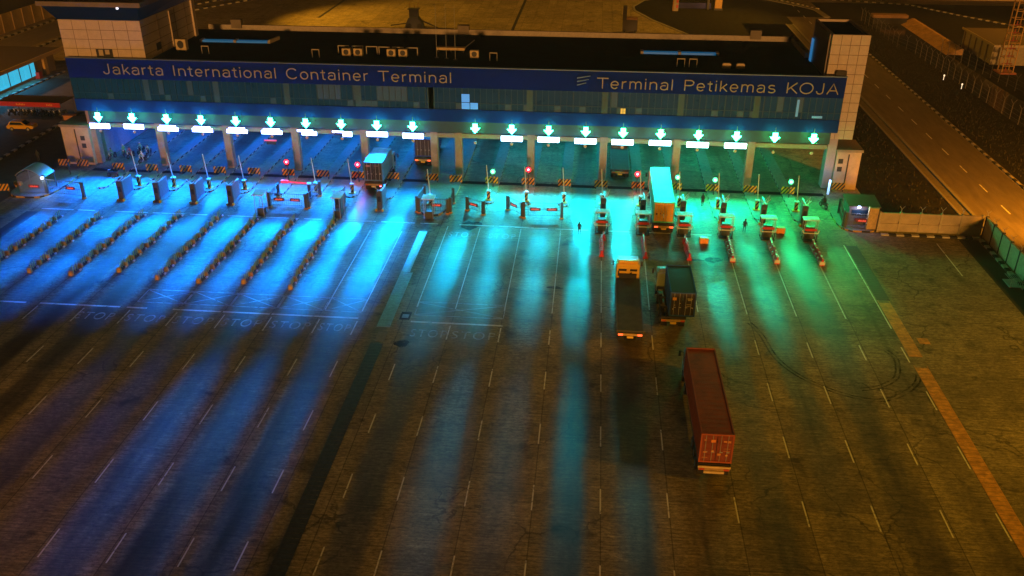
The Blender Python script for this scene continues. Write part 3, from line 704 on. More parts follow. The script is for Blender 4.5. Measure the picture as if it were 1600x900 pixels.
# ================================================================== OBJECTS IN FRONT OF THE GATE
# ---- striped hazard boards at the head of each island
stripe_m = bpy.data.materials.new('hazard_stripes'); stripe_m.use_nodes = True
k = NT(stripe_m); b = stripe_m.node_tree.nodes['Principled BSDF']
tc = k.n('ShaderNodeTexCoord'); sp = k.n('ShaderNodeSeparateXYZ'); k.l(tc.outputs['Object'], sp.inputs[0])
q = k.math('FRACT', k.math('MULTIPLY', k.math('SUBTRACT', k.math('ADD', sp.outputs[0], sp.outputs[1]), k.math('MULTIPLY', sp.outputs[2], .75)), 2.1))
k.l(k.mix(k.math('GREATER_THAN', q, .5), (.015, .015, .015), (.72, .34, .02)), b.inputs['Base Color']); b.inputs['Roughness'].default_value = .5
def hazard_board():
    t = thing('hazard_board', '', 'hazard board', group='striped hazard boards in front of the lanes')
    MB().bx(-.85, .85, -.05, .05, .32, 1.25).build('board', stripe_m, t)
    MB().bx(-.75, -.65, .06, .14, 0, 1.2).build('leg', dark, t); MB().bx(.65, .75, .06, .14, 0, 1.2).build('leg', dark, t)
    return t
hb = hazard_board(); used = False
for i, X in enumerate(LB[1:]):
    place(hb, used, (X-.4 if i < 9 else -21.0, 113.2, .16), 0, 'orange and black striped board, %s from the left end of the blue lanes' % ORD[i]); used = True
for i, X in enumerate(RB[:10]):
    place(hb, True, (X-.15, 112.9, .16), 0, 'orange and black striped board, %s to the right of the central drain line' % ORD[i])
for x, y, l in ((-73.6, 114.0, 'orange and black striped board before the left corner block, nearer its outer edge'), (-70.9, 114.0, 'orange and black striped board before the left corner block, next to lane one')):
    place(hb, True, (x, y, .16), 0, l)
place(hb, True, (-76.6, 104.0, .1), R(15), 'orange striped board lying furthest left beside the round roofed shelter')
o = place(hb, True, (33.2, 115.2, .1), 0, 'pale lit striped board below the right corner block')

# ---- ticket kiosks: dark upright post with long side panel and branching reader arms
def kiosk():
    t = thing('ticket_kiosk', '', 'ticket kiosk', group='ticket kiosks at the island tips')
    MB().bx(-.34, .34, 0, .35, .12, 2.6).build('pillar', mat('kiosk_dark', (.05, .055, .06), .5), t, bevel=.03)
    MB().bx(-.5, .5, -.25, 3.1, 0, .12).build('plinth', mat('plinth_concrete', (.2, .18, .14), .8, noise=.3), t)
    MB().bx(.1, .24, .36, 3.0, .3, 2.45).build('side_panel', mat('kiosk_panel', (.22, .25, .28), .45, .2, noise=.15), t)
    MB().bx(-.2, .2, -.02, -.003, 1.2, 1.9).build('screen', mat('kiosk_screen', (.02, .03, .05), .15), t)
    for s in (-1, 1): MB().bar((0, .2, 2.6), (s*.62, .2+.1*s, 3.15), .045, 6).build('reader_arm', galv, t)
    MB().bar((.3, .5, 2.45), (.75, 1.5, 3.2), .04, 6).bar((.1, 1.2, 2.45), (.75, 1.5, 3.2), .03, 6).build('reader_arm', galv, t)
    for s in (-1, 1): MB().bx(s*.41-.11, s*.41+.11, -.3, 0, 0, .28).build('corner_guard', hazard_y, t)
    return t
kk = kiosk(); used = False
for i in (2, 3, 4, 5): place(kk, used, (LB[i], 103.2, 0), 0, 'dark ticket kiosk with side panel, %s from the left before the blue lanes' % ORD[i-2]); used = True
place(kk, True, (LB[8]-.1, 101.6, 0), 0, 'dark ticket kiosk behind the small white table roof beside the railing')
place(kk, True, (LB[9], 103.1, 0), 0, 'dark ticket kiosk in front of the blue container truck')
for i in range(4, 10): place(kk, True, (RB[i]+.1, 103.4, 0), 0, 'dark ticket kiosk behind white kiosk roof, %s from the left in the green lanes' % ORD[i-4])

# ---- lifting barriers
arm_m = mat('barrier_arm', (.75, .78, .72), .4)
def barrier():
    t = thing('barrier_gate', '', 'barrier gate', group='lane barriers with raised arms')
    MB().bx(-.2, .2, -.2, .2, .1, 1.15).build('cabinet', stripe_m, t, bevel=.03)
    MB().bx(-.45, .45, -.4, .3, 0, .1).build('base', hazard_y, t)
    MB().bx(-.26, .26, -.26, .26, 1.15, 1.3).build('cap', galv, t, bevel=.04)
    MB().bar((.0, -.05, 1.2), (-.25, -.05, 4.7), .075, 6, r2=.05).build('arm', arm_m, t)
    return t
bb = barrier(); used = False
for i, X in enumerate(LB[2:9]):
    if i == 4: continue
    place(bb, used, (X, 108.4, .16), 0, 'barrier with raised pale arm on striped post, %s island from the left' % ORD[i+1]); used = True
place(bb, True, (-19.9, 105.5, .2), 0, 'barrier with raised pale arm on the round centre island')
for i, X in enumerate(RB[1:10]):
    place(bb, True, (X, 107.8, .16), 0, 'barrier with raised pale arm, %s island right of the round centre island' % ORD[i])
t = thing('barrier_gate', 'barrier with lowered glowing red arm across a blue lane', 'barrier gate', (-35.9, 106.2, 0), 0)
MB().bx(-.18, .18, -.18, .18, 0, 2.0).build('post', dark, t)
MB().bx(-.22, .22, -.22, .22, 2.0, 2.2).build('cap', galv, t)
MB().bar((-.2, 0, 2.1), (-3.7, .3, 2.15), .11, 8).bx(-3.75, -2.8, .2, .4, 1.95, 2.35).build('arm', mat('red_arm', (.6, .02, .05), .4, emit=(1, .03, .10), es=.9), t)
t = thing('light_bar', 'short pink lit signal bar hanging over a lane behind the lowered barrier', 'light bar', (-44.4, 117.0, 4.0))
MB().bx(-.9, .9, -.05, .05, 0, .2).build('bar', mat('pink_bar', (.5, .1, .2), .4, emit=(.9, .12, .25), es=.7), t); MB().bx(-.6, .7, .06, .2, -.5, .1).build('housing', dark, t)

# ---- lane traffic lights
def traffic_light(X, Y, z, colr, label):
    t = thing('traffic_light', label, 'traffic light', (X, Y, .16), 0, 'lane traffic lights')
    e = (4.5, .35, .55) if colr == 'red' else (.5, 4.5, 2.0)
    MB().bar((0, 0, 0), (0, 0, z+.2), .06, 8).build('pole', dark, t)
    MB().bx(-.24, .24, -.1, .14, z-.75, z+.3).build('housing', led_black, t)
    ls = MB().wheel((0, -.16, z-.12), .34, .1, n=18, axis='y').build('lens', mat('lens_halo_'+colr, (.3, .05, .05), .3, emit=(1.4, .012, .05) if colr == 'red' else (.0, 1.1, .38), es=1.0), t)  # oversized lens, its saturated rim imitates the glow around the lamp
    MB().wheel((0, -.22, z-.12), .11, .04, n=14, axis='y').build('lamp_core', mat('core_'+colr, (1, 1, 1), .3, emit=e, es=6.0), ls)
    l = bpy.data.lights.new('signal_glow', 'POINT'); l.energy = 260; l.shadow_soft_size = .2; l.color = (1, .03, .06) if colr == 'red' else (.02, 1, .35)
    o = bpy.data.objects.new('signal_glow', l); COL.objects.link(o); o.location = (X, Y-.45, z+.02)
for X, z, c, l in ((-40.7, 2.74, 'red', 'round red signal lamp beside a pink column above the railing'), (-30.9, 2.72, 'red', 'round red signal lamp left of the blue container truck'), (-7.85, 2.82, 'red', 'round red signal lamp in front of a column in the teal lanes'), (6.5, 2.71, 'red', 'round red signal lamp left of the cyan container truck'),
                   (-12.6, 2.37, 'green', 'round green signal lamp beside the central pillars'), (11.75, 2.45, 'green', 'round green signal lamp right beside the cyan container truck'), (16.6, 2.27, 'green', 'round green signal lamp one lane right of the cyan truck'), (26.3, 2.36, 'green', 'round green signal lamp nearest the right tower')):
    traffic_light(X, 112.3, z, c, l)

# ---- railings with red notice panels
bar_m = mat('railing_steel', (.10, .13, .14), .5, .3)
def red_notice(parent, x, z, w=1.3, y=-.09):
    p = MB().bx(x-w/2, x+w/2, y-.04, y, z, z+.42).build('notice_panel', mat('notice_back', (.05, .008, .008), .5, emit=(.35, .01, .01), es=.25), parent)
    m = MB(); n = 7
    for i in range(n):
        h = (.16, .22, .2, .14, .22, .18, .2)[i]; a = x-w*.36+i*w*.72/n
        m.bx(a, a+w*.07, y-.05, y-.041, z+.1, z+.1+h)
    m.build('notice_lettering', led_red, p)
def railing(label, p, q, h=1.9, notices=(), group='railings with red notices', post=True, step=.28):
    p, q = Vector(p), Vector(q); L = (q-p).length; rz = math.atan2(q.y-p.y, q.x-p.x)
    t = thing('railing', label, 'railing', (*p[:2], 0), rz, group)
    m = MB()
    for z in (h, h*.55, .35): m.bar((0, 0, z), (L, 0, z), .04, 6)
    m.build('rail', bar_m, t)
    m = MB(); n = int(L/step)
    for i in range(1, n): m.bar((L*i/n, 0, .35), (L*i/n, 0, h+.12), .022, 5)
    m.build('balusters', bar_m, t)
    for x in ((0, L) if post else ()):
        o = MB().bx(x-.16, x+.16, -.16, .16, 0, h+.15).build('post', mat('railing_post', (.07, .08, .07), .6), t)
        MB().bx(x-.25, x+.25, -.25, .25, 0, .14).build('post_foot', orange_p, o)
    for x in notices: red_notice(t, x*L, h*.5)
    return t
railing('long railing with two red notices between the two small white table roofs', (-40.2, 102.9), (-35.4, 102.8), notices=(.28, .72))
railing('side railing running back from the two notice railing', (-35.2, 103.2), (-34.9, 107.3), h=1.9)
railing('side railing running back on the left of the two notice railing', (-40.3, 103.3), (-40.2, 106.5), h=1.7)
railing('curved island railing with one small red notice behind the table roof', (-20.9, 102.9), (-17.3, 102.9), notices=(.62,), h=1.9)
railing('left side railing of the round centre island', (-21.2, 103.2), (-20.9, 107.0), h=2.0)
railing('right side railing of the round centre island', (-17.0, 103.3), (-17.1, 106.5), h=1.9)
railing('short tilted railing with one red notice right of the round centre island', (-15.0, 104.3), (-12.8, 103.0), notices=(.42,), h=1.7)
railing('angled railing with one red notice left of a straight one', (-9.9, 104.9), (-7.9, 102.8), notices=(.45,), h=1.8)
railing('straight railing with two red notices in the teal lanes', (-7.7, 102.6), (-3.0, 102.8), notices=(.3, .74), h=2.0)
railing('railing with one red notice joined to the round roofed shelter', (-70.6, 104.3), (-65.2, 103.5), notices=(.68,), h=2.1)
railing('mesh railing across the guard island by the right wall', (31.3, 103.0), (35.0, 102.7), h=2.0, notices=(.5,))
railing('side railing of the guard island facing the green lanes', (31.2, 103.4), (31.6, 107.5), h=2.0)

# ---- small table roofs on posts
def table_roof(label, x, y, w, d, h):
    t = thing('kiosk_canopy', label, 'canopy', (x, y, 0), 0, 'small white table roofs')
    MB().bx(-w/2, w/2, -d/2, d/2, h, h+.1).build('roof', mat('canopy_white', (.85, .87, .88), .45, noise=.12), t, bevel=.02)
    for sx in (-1, 1):
        for sy in (-1, 1): MB().bar((sx*(w/2-.25), sy*(d/2-.3), .0), (sx*(w/2-.25), sy*(d/2-.3), h), .05, 6).build('post', galv, t)
    MB().bx(-.45, .45, -.5, .4, 0, .9).build('cabinet', mat('cabinet_dark', (.06, .07, .08), .5), t, bevel=.04)
table_roof('flat white table roof left of the long railing with two notices', -40.4, 100.7, 1.5, 2.2, 2.8)
table_roof('flat white table roof right of the long railing with two notices', -30.6, 100.8, 1.3, 2.4, 2.8)
table_roof('flat white table roof on the round centre island', -19.4, 101.6, 1.6, 1.6, 2.6)

# ---- six roofed kiosks in the green lanes
corr = mat('corrugated_white', (.62, .70, .70), .45, noise=.1)
def lane_kiosk():
    t = thing('lane_kiosk', '', 'kiosk', group='white roofed kiosks in the green lanes')
    m = MB()
    for i in range(11): m.bx(-.92+i*.168, -.92+i*.168+.13, -.2, .95, 2.48, 2.55)
    m.bx(-.92, .92, -.2, .95, 2.44, 2.479); m.build('roof', corr, t)
    for sx in (-1, 1):
        MB().bar((sx*.75, .8, 0), (sx*.75, .8, 2.44), .045, 6).build('post', galv, t)
        MB().bar((sx*.75, -.1, 0), (sx*.75, -.1, 2.44), .045, 6).build('post', galv, t)
    MB().bx(-.5, .5, -.1, .6, .1, 1.6).build('cabinet', mat('cabinet_dark', (.06, .07, .08), .5), t, bevel=.03)
    MB().bx(-.7, .7, -.32, -.25, 1.2, 1.48).build('red_sign', mat('red_sign', (.50, .025, .02), .5), t)
    MB().bar((-.85, -.4, .95), (.85, -.4, .95), .06, 6).bar((-.85, -.4, .95), (-.95, -.3, 1.3), .06, 6).bar((.85, -.4, .95), (.95, -.3, 1.3), .06, 6).build('guard_rail', mat('rail_white', (.7, .72, .7), .4), t)
    MB().bx(-.8, .8, -.75, .7, 0, .1).build('base', black, t)
    MB().bar((-.7, -.6, 0), (-.7, -.6, .9), .06, 6).build('bollard', dark, t); MB().bar((.7, -.6, 0), (.7, -.6, .9), .06, 6).build('bollard', dark, t)
    return t
lk = lane_kiosk()
lkl = ['leftmost of the six', 'second of the six, left of the cyan container truck', 'right beside the tail of the cyan container truck', 'fourth of the six', 'fifth of the six', 'rightmost of the six']
for i in range(6): place(lk, i > 0, (1.95+4.88*i, 99.3, 0), 0, 'white roofed kiosk with red sign, '+lkl[i])
# paper carton on two of the kiosks is not separate in the photograph

# ---- red and white plastic barriers in front of the kiosks
def plastic_barrier(white_end):
    m = MB(); m.prism([(-.28, 0), (.28, 0), (.28, .15), (.12, .35), (.1, .85), (-.1, .85), (-.12, .35), (-.28, .15)], 'y', -.52, .52, 0)
    if white_end: m.bx(-.3, .3, -.535, -.28, .12, .5, 1); m.bx(-.11, .11, .1, .4, .851, .88, 1)
    return m
for i in range(6):
    X = 1.95+4.88*i
    pm = plastic_barrier(i >= 3).build('plastic_barrier', [red_p, white], bevel=.03)
    for j in range(5):
        o = pm if j == 0 else pm.copy()
        if j: COL.objects.link(o)
        o.location = (X+rnd.uniform(-.06, .06)+(.22 if j == 4 and i == 0 else 0), 92.6+j*1.1, 0); o.rotation_euler = (0, 0, rnd.uniform(-.05, .05))
        tag(o, '%s, %s in row before %s kiosk' % (('red water barrier' if i < 3 else 'red and white water barrier'), ['nearest the camera', 'second from the front', 'middle one', 'fourth from the front', 'last and nearest the kiosk'][j], ['leftmost', 'second', 'third', 'fourth', 'fifth', 'rightmost'][i]), 'barrier', 'red plastic barriers before the kiosks')

# ---- rows of delineator blocks
post_m = mat('delineator_yellow', (.45, .60, .12), .45)
def delineator():
    t = thing('delineator_block', '', 'delineator', group='delineator blocks in eight rows')
    MB().bx(-.22, .22, -.8, .8, 0, .16, top=(.04, .05)).build('base', mat('rubber_base', (.035, .035, .03), .8), t)
    MB().bx(-.24, .24, -.82, -.42, .0, .52, top=(.05, .06)).build('end_block', mat('delineator_orange', (.62, .30, .03), .6, noise=.4, scale=2), t, bevel=.03)
    for y in (-.2, .22, .62): MB().bar((0, y, .14), (.02, y, .88), .05, 7, r2=.04).build('marker_post', post_m, t)
    MB().bx(.14, .34, .5, .8, 0, .14).build('foot', white, t)
    return t
db = delineator(); used = False
rows = [(-64.9, 96.6, 84.0, 8), (-60.0, 96.6, 82.1, 9), (-55.05, 97.9, 81.9, 10), (-50.35, 98.3, 82.9, 10), (-45.4, 98.5, 81.8, 10), (-40.6, 97.8, 81.5, 11), (-35.8, 98.4, 81.8, 11), (-30.7, 98.8, 81.0, 12)]
for r, (X, ya, yb, n) in enumerate(rows):
    for j in range(n):
        y = yb+.8+(ya-yb-.6)*j/(n-1)
        place(db, used, (X+rnd.uniform(-.1, .1), y+rnd.uniform(-.2, .2), 0), rnd.uniform(-.13, .13), 'orange ended delineator block, %s from the front in the %s row from left' % (ORD[j], ORD[r]) if r < 7 else 'orange ended delineator block, %s from the front in the rightmost row' % ORD[j]); used = True

# ---- guard shelters at both ends
t = thing('guard_shelter', 'curved metal roof shelter with railed sides and red notice at the left end', 'shelter', (-72.5, 104.6, 0))
m = MB(); n = 12
arcp = [(-1.9+3.8*i/n, 2.3+1.2*math.sin(math.pi*(i/n)*.9+.25)) for i in range(n+1)]
arc2 = [(x, z-.07) for x, z in arcp[::-1]]
m.prism(arcp+arc2, 'y', -.6, 2.2); m.build('roof', mat('shelter_roof', (.42, .44, .46), .35, .4, noise=.15), t)
for sx in (-1.75, 1.75):
    for sy in (-.5, 2.1): MB().bar((sx, sy, 0), (sx, sy, 2.6), .06, 6).build('post', bar_m, t)
m = MB()
for i in range(24): m.bar((-1.75+3.5*i/23, -.5, .3), (-1.75+3.5*i/23, -.5, 2.4+.8*math.sin(math.pi*i/23)), .022, 5)
m.build('balusters', mat('baluster_pale', (.3, .3, .3), .5, .3), t)
MB().bar((-1.75, -.5, .3), (1.75, -.5, .3), .05, 6).build('rail', bar_m, t)
red_notice(t, .4, 1.0, 1.5, -.6)
MB().cb((1.9, -.75, 2.45), (.3, .2, .22)).build('lamp', mat('shelter_lamp', (1, 1, 1), .3, emit=(2.2, 2.6, 4), es=2.5), t)
t = thing('guard_booth', 'grey guard booth with dark sloping roof and red notice beside the right wall', 'booth', (33.4, 104.4, 0))
MB().bx(-1.7, 1.6, -.7, 2.0, .2, 2.6).build('body', mat('booth_body', (.10, .11, .10), .6, noise=.25), t, bevel=.04)
MB().prism([(-.95, 2.6), (2.4, 2.9), (2.4, 3.05), (-.95, 2.75)], 'x', -1.9, 1.9).build('roof', mat('booth_roof', (.10, .06, .05), .7, noise=.3), t)
MB().bx(-1.4, 1.3, -.76, -.705, 1.5, 2.2).build('window', glassd, t)
red_notice(t, -.1, .75, 1.6, -.8)
MB().cb((-.7, -1.05, 2.7), (.3, .2, .22)).build('lamp', mat('booth_lamp', (1, 1, 1), .3, emit=(1.6, 1.8, 4), es=2.5), t)
for p, c in (((-70.4, 103.4, 2.2), (.5, .65, 1)), ((32.7, 102.9, 2.5), (.5, .55, 1)), ((31.6, 113.6, 2.2), (.35, .6, 1))):
    l = bpy.data.lights.new('shelter_light', 'POINT'); l.energy = 120; l.shadow_soft_size = .15; l.color = c
    o = bpy.data.objects.new('shelter_light', l); COL.objects.link(o); o.location = p
tag(MB().bx(-.12, .12, -.1, .1, 0, 2.0).build('lamp_post', mat('white_post_lit', (.8, .85, .9), .4, emit=(.3, .5, 1.0), es=1.2), loc=(31.75, 114.2, .1)), 'short white glowing lamp post at the right corner block', 'lamp')
# bits beside the left shelter
tag(MB().bx(-.5, .5, -.2, .2, .3, .75).bx(-.4, -.3, -.1, .1, 0, .3).bx(.3, .4, -.1, .1, 0, .3).build('barricade', orange_p, loc=(-76.0, 106.5, 0)), 'small orange barricade left of the round roofed shelter', 'barricade')
for x, y, l in ((13.85, 97.0, 'orange box block between the third and fourth kiosks'), (23.3, 100.9, 'orange box block between the fifth and sixth kiosks')):
    o = MB().bx(-.5, .5, -.35, .35, .08, .75).bx(-.4, -.2, -.3, .3, 0, .08).bx(.2, .4, -.3, .3, 0, .08).build('barricade_block', orange_p, loc=(x, y, 0), bevel=.05); tag(o, l, 'barricade', 'orange blocks on the apron')

# ---- walls on the right
wall_m = mat('concrete_wall', (.50, .40, .26), .75, noise=.25, scale=.8, bump=.2)
t = thing('boundary_wall', 'concrete wall with dark slots and barbed wire posts along the verge', 'wall', (35.0, 102.3, 0))
Lw = 11.8
MB().bx(0, Lw, 0, .25, 0, 1.15).bx(0, Lw, 0, .25, 1.5, 2.5).bx(0, Lw, .12, .25, 1.15, 1.5).build('panel', wall_m, t)
m = MB()
for i in range(6): x = i*Lw/5; m.bx(x-.12, x+.12, -.06, .31, 0, 2.62)
m.build('pillar', mat('wall_pillar', (.5, .42, .28), .7, noise=.2), t)
m = MB()
for i in range(1, 5):
    x = i*Lw/5; m.bar((x, .12, 2.6), (x, .12, 3.0), .03, 5); m.bar((x, .12, 3.0), (x-.3, .12, 3.4), .025, 5); m.bar((x, .12, 3.0), (x+.3, .12, 3.4), .025, 5)
m.build('wire_post', galv, t)
MB().bx(-1.1, -.15, .3, .6, 0, 2.9).bx(-1.3, -1.1, .2, .7, 0, 3.0).build('gate_leaf', mat('gate_tan', (.55, .38, .16), .6, noise=.3), t)
t = thing('boundary_wall', 'long side wall with striped panels catching green light at the right edge', 'wall', (47.1, 102.2, 0))
m = MB()
for i in range(22):
    y = -i*2.4
    for j in range(8): m.bx(0, .22, y-2.3, y, j*.31, j*.31+.285)
m.build('panel', mat('side_wall_panel', (.68, .66, .52), .6, noise=.2), t)
m = MB()
for i in range(23): m.bx(-.05, .28, -i*2.4-.02-.08, -i*2.4+.08, 0, 2.6)
m.build('pillar', mat('dark_pillar', (.06, .06, .05), .7), t)
m = MB()
for i in range(0, 23):
    y = -i*2.4; m.bar((.1, y, 2.6), (.1, y, 2.95), .03, 5); m.bar((.1, y, 2.95), (-.2, y, 3.3), .025, 5); m.bar((.1, y, 2.95), (.4, y, 3.3), .025, 5)
m.build('wire_post', galv, t)
t = thing('crate_cage', 'low metal cage of bars by the side wall at right', 'cage', (46.0, 89.3, 0))
m = MB()
for i in range(9): m.bar((-.9+i*.2, -.6, .1), (-.9+i*.2, -.6, .8), .03, 5); m.bar((-.9+i*.2, -.6, .8), (-.9+i*.2, 1.2, .8), .03, 5)
m.build('bars', galv, t); MB().bx(-.95, .85, -.65, 1.25, 0, .1).build('base', galv, t)

# ================================================================== VEHICLES
def corrugated(w, L, h, depth=.045, per=.30):
    """two side walls and a front with vertical ribs"""
    m = MB(); n = int(L/per)
    for s in (-1, 1):
        pts = []
        for i in range(n):
            y = -L/2+L*i/n; d = L/n
            pts += [(y, 0), (y+.3*d, 0), (y+.45*d, depth), (y+.85*d, depth)]
        pts.append((L/2, 0))
        for (ya, da), (yb, db_) in zip(pts[:-1], pts[1:]):
            m.quad((s*(w/2-.03-da), ya, .15), (s*(w/2-.03-db_), yb, .15), (s*(w/2-.03-db_), yb, h-.1), (s*(w/2-.03-da), ya, h-.1))
    m.bx(-w/2+.03, w/2-.03, L/2-.08, L/2-.03, .15, h-.1)
    return m
def container(label, x, y, z, rz, L, col, door=None, bits=(), roofcol=None):
    w, h = 2.44, 2.59
    nm = label.split(' ship')[0].replace(' ', '_')
    cmx = mat('paint_'+nm, col, .5, noise=.3, scale=1.6, bump=.1)
    dm = mat('door_'+nm, door or col, .5, noise=.25, scale=2)
    t = thing('shipping_container', label, 'container', (x, y, z), rz, 'shipping containers on trucks')
    corrugated(w, L, h).build('side_walls', cmx, t)
    m = MB(); n = int(L/.6)
    m.bx(-w/2+.05, w/2-.05, -L/2+.05, L/2-.05, h-.09, h-.05)
    for i in range(n): yy = -L/2+.3+i*(L-.6)/n; m.bx(-w/2+.12, w/2-.12, yy, yy+.3, h-.049, h-.045)
    m.build('roof', mat('roof_'+nm, roofcol or col, .55, noise=.4, scale=1.1), t)
    m = MB()
    for sx in (-1, 1):
        for sy in (-1, 1): m.bx(sx*w/2-(.12 if sx > 0 else 0), sx*w/2+(.12 if sx < 0 else 0), sy*L/2-(.14 if sy > 0 else 0), sy*L/2+(.14 if sy < 0 else 0), 0, h)
        m.bx(sx*w/2-(.1 if sx > 0 else 0), sx*w/2+(.1 if sx < 0 else 0), -L/2+.15, L/2-.15, h-.1, h-.005); m.bx(sx*w/2-(.1 if sx > 0 else 0), sx*w/2+(.1 if sx < 0 else 0), -L/2+.15, L/2-.15, .0, .15)
    for sy in (-1, 1): m.bx(-w/2+.12, w/2-.12, sy*L/2-(.1 if sy > 0 else 0), sy*L/2+(.1 if sy < 0 else 0), h-.12, h-.004); m.bx(-w/2+.12, w/2-.12, sy*L/2-(.1 if sy > 0 else 0), sy*L/2+(.1 if sy < 0 else 0), 0, .15)
    m.build('frame', cmx, t)
    for s in (-1, 1):
        x0, x1 = (s*.02, s*(w/2-.13)); a, b = min(x0, x1), max(x0, x1)
        d = MB(); d.bx(a, b, -L/2+.06, -L/2+.1, .16, h-.13)
        for j in range(4): d.bx(a+.05, b-.05, -L/2+.045, -L/2+.06, .3+j*.53, .3+j*.53+.4)
        d = d.build('door', dm, t)
        for f in (.25, .72):
            xx = a+(b-a)*f; MB().bar((xx, -L/2+.02, .08), (xx, -L/2+.02, h-.06), .022, 6).build('lock_rod', galv, d)
            MB().bx(xx-.04, xx+.18, -L/2-.01, -L/2+.015, .95, 1.02).build('lock_handle', galv, d)
    for bx_, bz, bw, bh, bc in bits: MB().bx(bx_, bx_+bw, -L/2-.012, -L/2-.001, bz, bz+bh).build('marking', mat('mark_%.2f_%.2f_%.2f' % bc, bc, .5), t)
    return t
def truck(label, x, y, rz, bed_rear, bed_front, cab_len, cabcol, deck=None, lit=False, plate=(.7, .45, .05), cab_h=2.95, deckw=2.45):
    """articulated truck heading +Y; lengths measured along local y"""
    t = thing('container_truck', label, 'truck', (x, y, 0), rz, 'trucks heading into the gate')
    ch = MB()
    for s in (-1, 1): ch.bx(s*.45-.07, s*.45+.07, bed_rear+.05, bed_front+cab_len-.3, .85, 1.2)
    n = int((bed_front-bed_rear)/1.6)
    for i in range(n+1): yy = bed_rear+.1+(bed_front-bed_rear-.3)*i/n; ch.bx(-1.15, 1.15, yy, yy+.15, 1.2, 1.4)
    for s in (-1, 1): ch.bx(s*1.15-.06, s*1.15+.06, bed_rear, bed_front, 1.2, 1.4)
    ch.build('chassis', mat('chassis_dark', (.03, .028, .028), .7, noise=.3), t)
    if deck:
        m = MB(); m.bx(-deckw/2, deckw/2, bed_rear, bed_front, 1.41, 1.47); m.build('deck', mat('deck_plate', deck, .8, noise=.35, scale=1.5), t)
        m = MB()
        for s in (-1, 1): m.bx(s*deckw/2-.05, s*deckw/2+.05, bed_rear, bed_front, 1.3, 1.5)
        m.build('side_rail', mat('deck_rail', (.14, .14, .13), .6), t)
    axles = [bed_rear+1.3, bed_rear+2.55]+([bed_rear+3.8] if bed_front-bed_rear > 9 else [])+[bed_front-1.0, bed_front+cab_len-.9]
    for yy in axles:
        for s in (-1, 1):
            wd = .55 if yy != axles[-1] else .3
            wh = MB().wheel((s*(1.22-wd/2), yy, .5), .5, wd).build('wheel', black, t, bevel=.03)
            MB().wheel((s*(1.22-.02), yy, .5), .26, .06).build('rim', grey, wh)
    m = MB()
    for s in (-1, 1): m.bx(s*.85-.3, s*.85+.3, bed_rear+.35, bed_rear+.38, .25, .95)
    m.build('mud_flap', black, t)
    MB().bx(-1.15, 1.15, bed_rear-.06, bed_rear+.02, .95, 1.18).build('rear_bumper', mat('bumper_'+('lit' if lit else 'tan'), (.42, .28, .10), .6, noise=.3), t)
    MB().bx(-.3, .3, bed_rear-.09, bed_rear-.065, .7, .92).build('number_plate', mat('plate', plate, .5), t)
    for s in (-1, 1):
        MB().bx(s*.9-.2, s*.9+.2, bed_rear-.1, bed_rear-.065, .98, 1.14).build('tail_light', mat('tail_lit', (.6, .02, .01), .3, emit=(2.4, .22, .06), es=1.4) if lit else mat('tail_off', (.5, .08, .03), .3), t)
    c0 = bed_front+.25; c1 = c0+cab_len
    cabm = mat('cab_%.2f_%.2f_%.2f' % cabcol, cabcol, .35, noise=.1)
    prof = [(c0, .75), (c1-.05, .6), (c1, 1.4), (c1-.22, cab_h-.35), (c1-.5, cab_h), (c0, cab_h)]
    cb = MB().prism(prof, 'x', -1.2, 1.2).build('cab', cabm, t, bevel=.08)
    MB().prism([(c1-.02, 1.55), (c1-.215, cab_h-.4), (c1-.19, cab_h-.4), (c1+.006, 1.55)], 'x', -1.08, 1.08).build('windscreen', glassd, cb)
    for s in (-1, 1):
        MB().bx(s*1.205-.012, s*1.205+.012, c0+.65, c1-.4, 1.6, cab_h-.5).build('side_window', glassd, cb)
        mr = MB().bar((s*1.2, c1-.25, 2.3), (s*1.5, c1-.1, 2.35), .03, 6).bx(s*1.5-.1, s*1.5+.1, c1-.14, c1-.06, 1.85, 2.4); mr.build('mirror', dark, cb)
        MB().bx(s*.85-.2, s*.85+.2, c1-.03, c1+.03, .8, .98).build('headlight', mat('headlight', (.9, .9, .8), .2, emit=(1, .95, .8), es=4), cb)
    MB().prism([(c0+.1, cab_h), (c1-.6, cab_h), (c0+.35, cab_h+.35), (c0+.1, cab_h+.35)], 'x', -1.0, 1.0).build('roof_deflector', cabm, cb, bevel=.05)
    return t
# yellow flatbed
ft = truck('yellow cab flatbed truck with empty grey deck and lit red tail lamps', 4.62, 0, 0, 73.1, 84.0, 2.1, (.62, .38, .03), deck=(.085, .088, .075), lit=True, cab_h=3.0)
m = MB().bx(-1.0, -.15, 84.22, 84.245, 2.2, 2.45).bx(.2, .95, 84.22, 84.245, 2.2, 2.45)
m.build('rear_window', black, ft); MB().bx(-1.05, 1.05, 84.85, 86.05, 3.01, 3.10).build('cab_roof', mat('cab_white', (.75, .75, .72), .4), ft)
MB().bx(-.9, .9, 84.02, 84.2, 1.48, 1.95).bar((-.5, 84.1, 1.5), (.4, 84.1, 2.1), .06).build('hoses', black, ft)
MB().bx(-1.05, -.5, 84.215, 84.246, 1.62, 1.75).bx(-1.05, -.9, 84.21, 84.244, 1.75, 2.2).build('exhaust', black, ft)
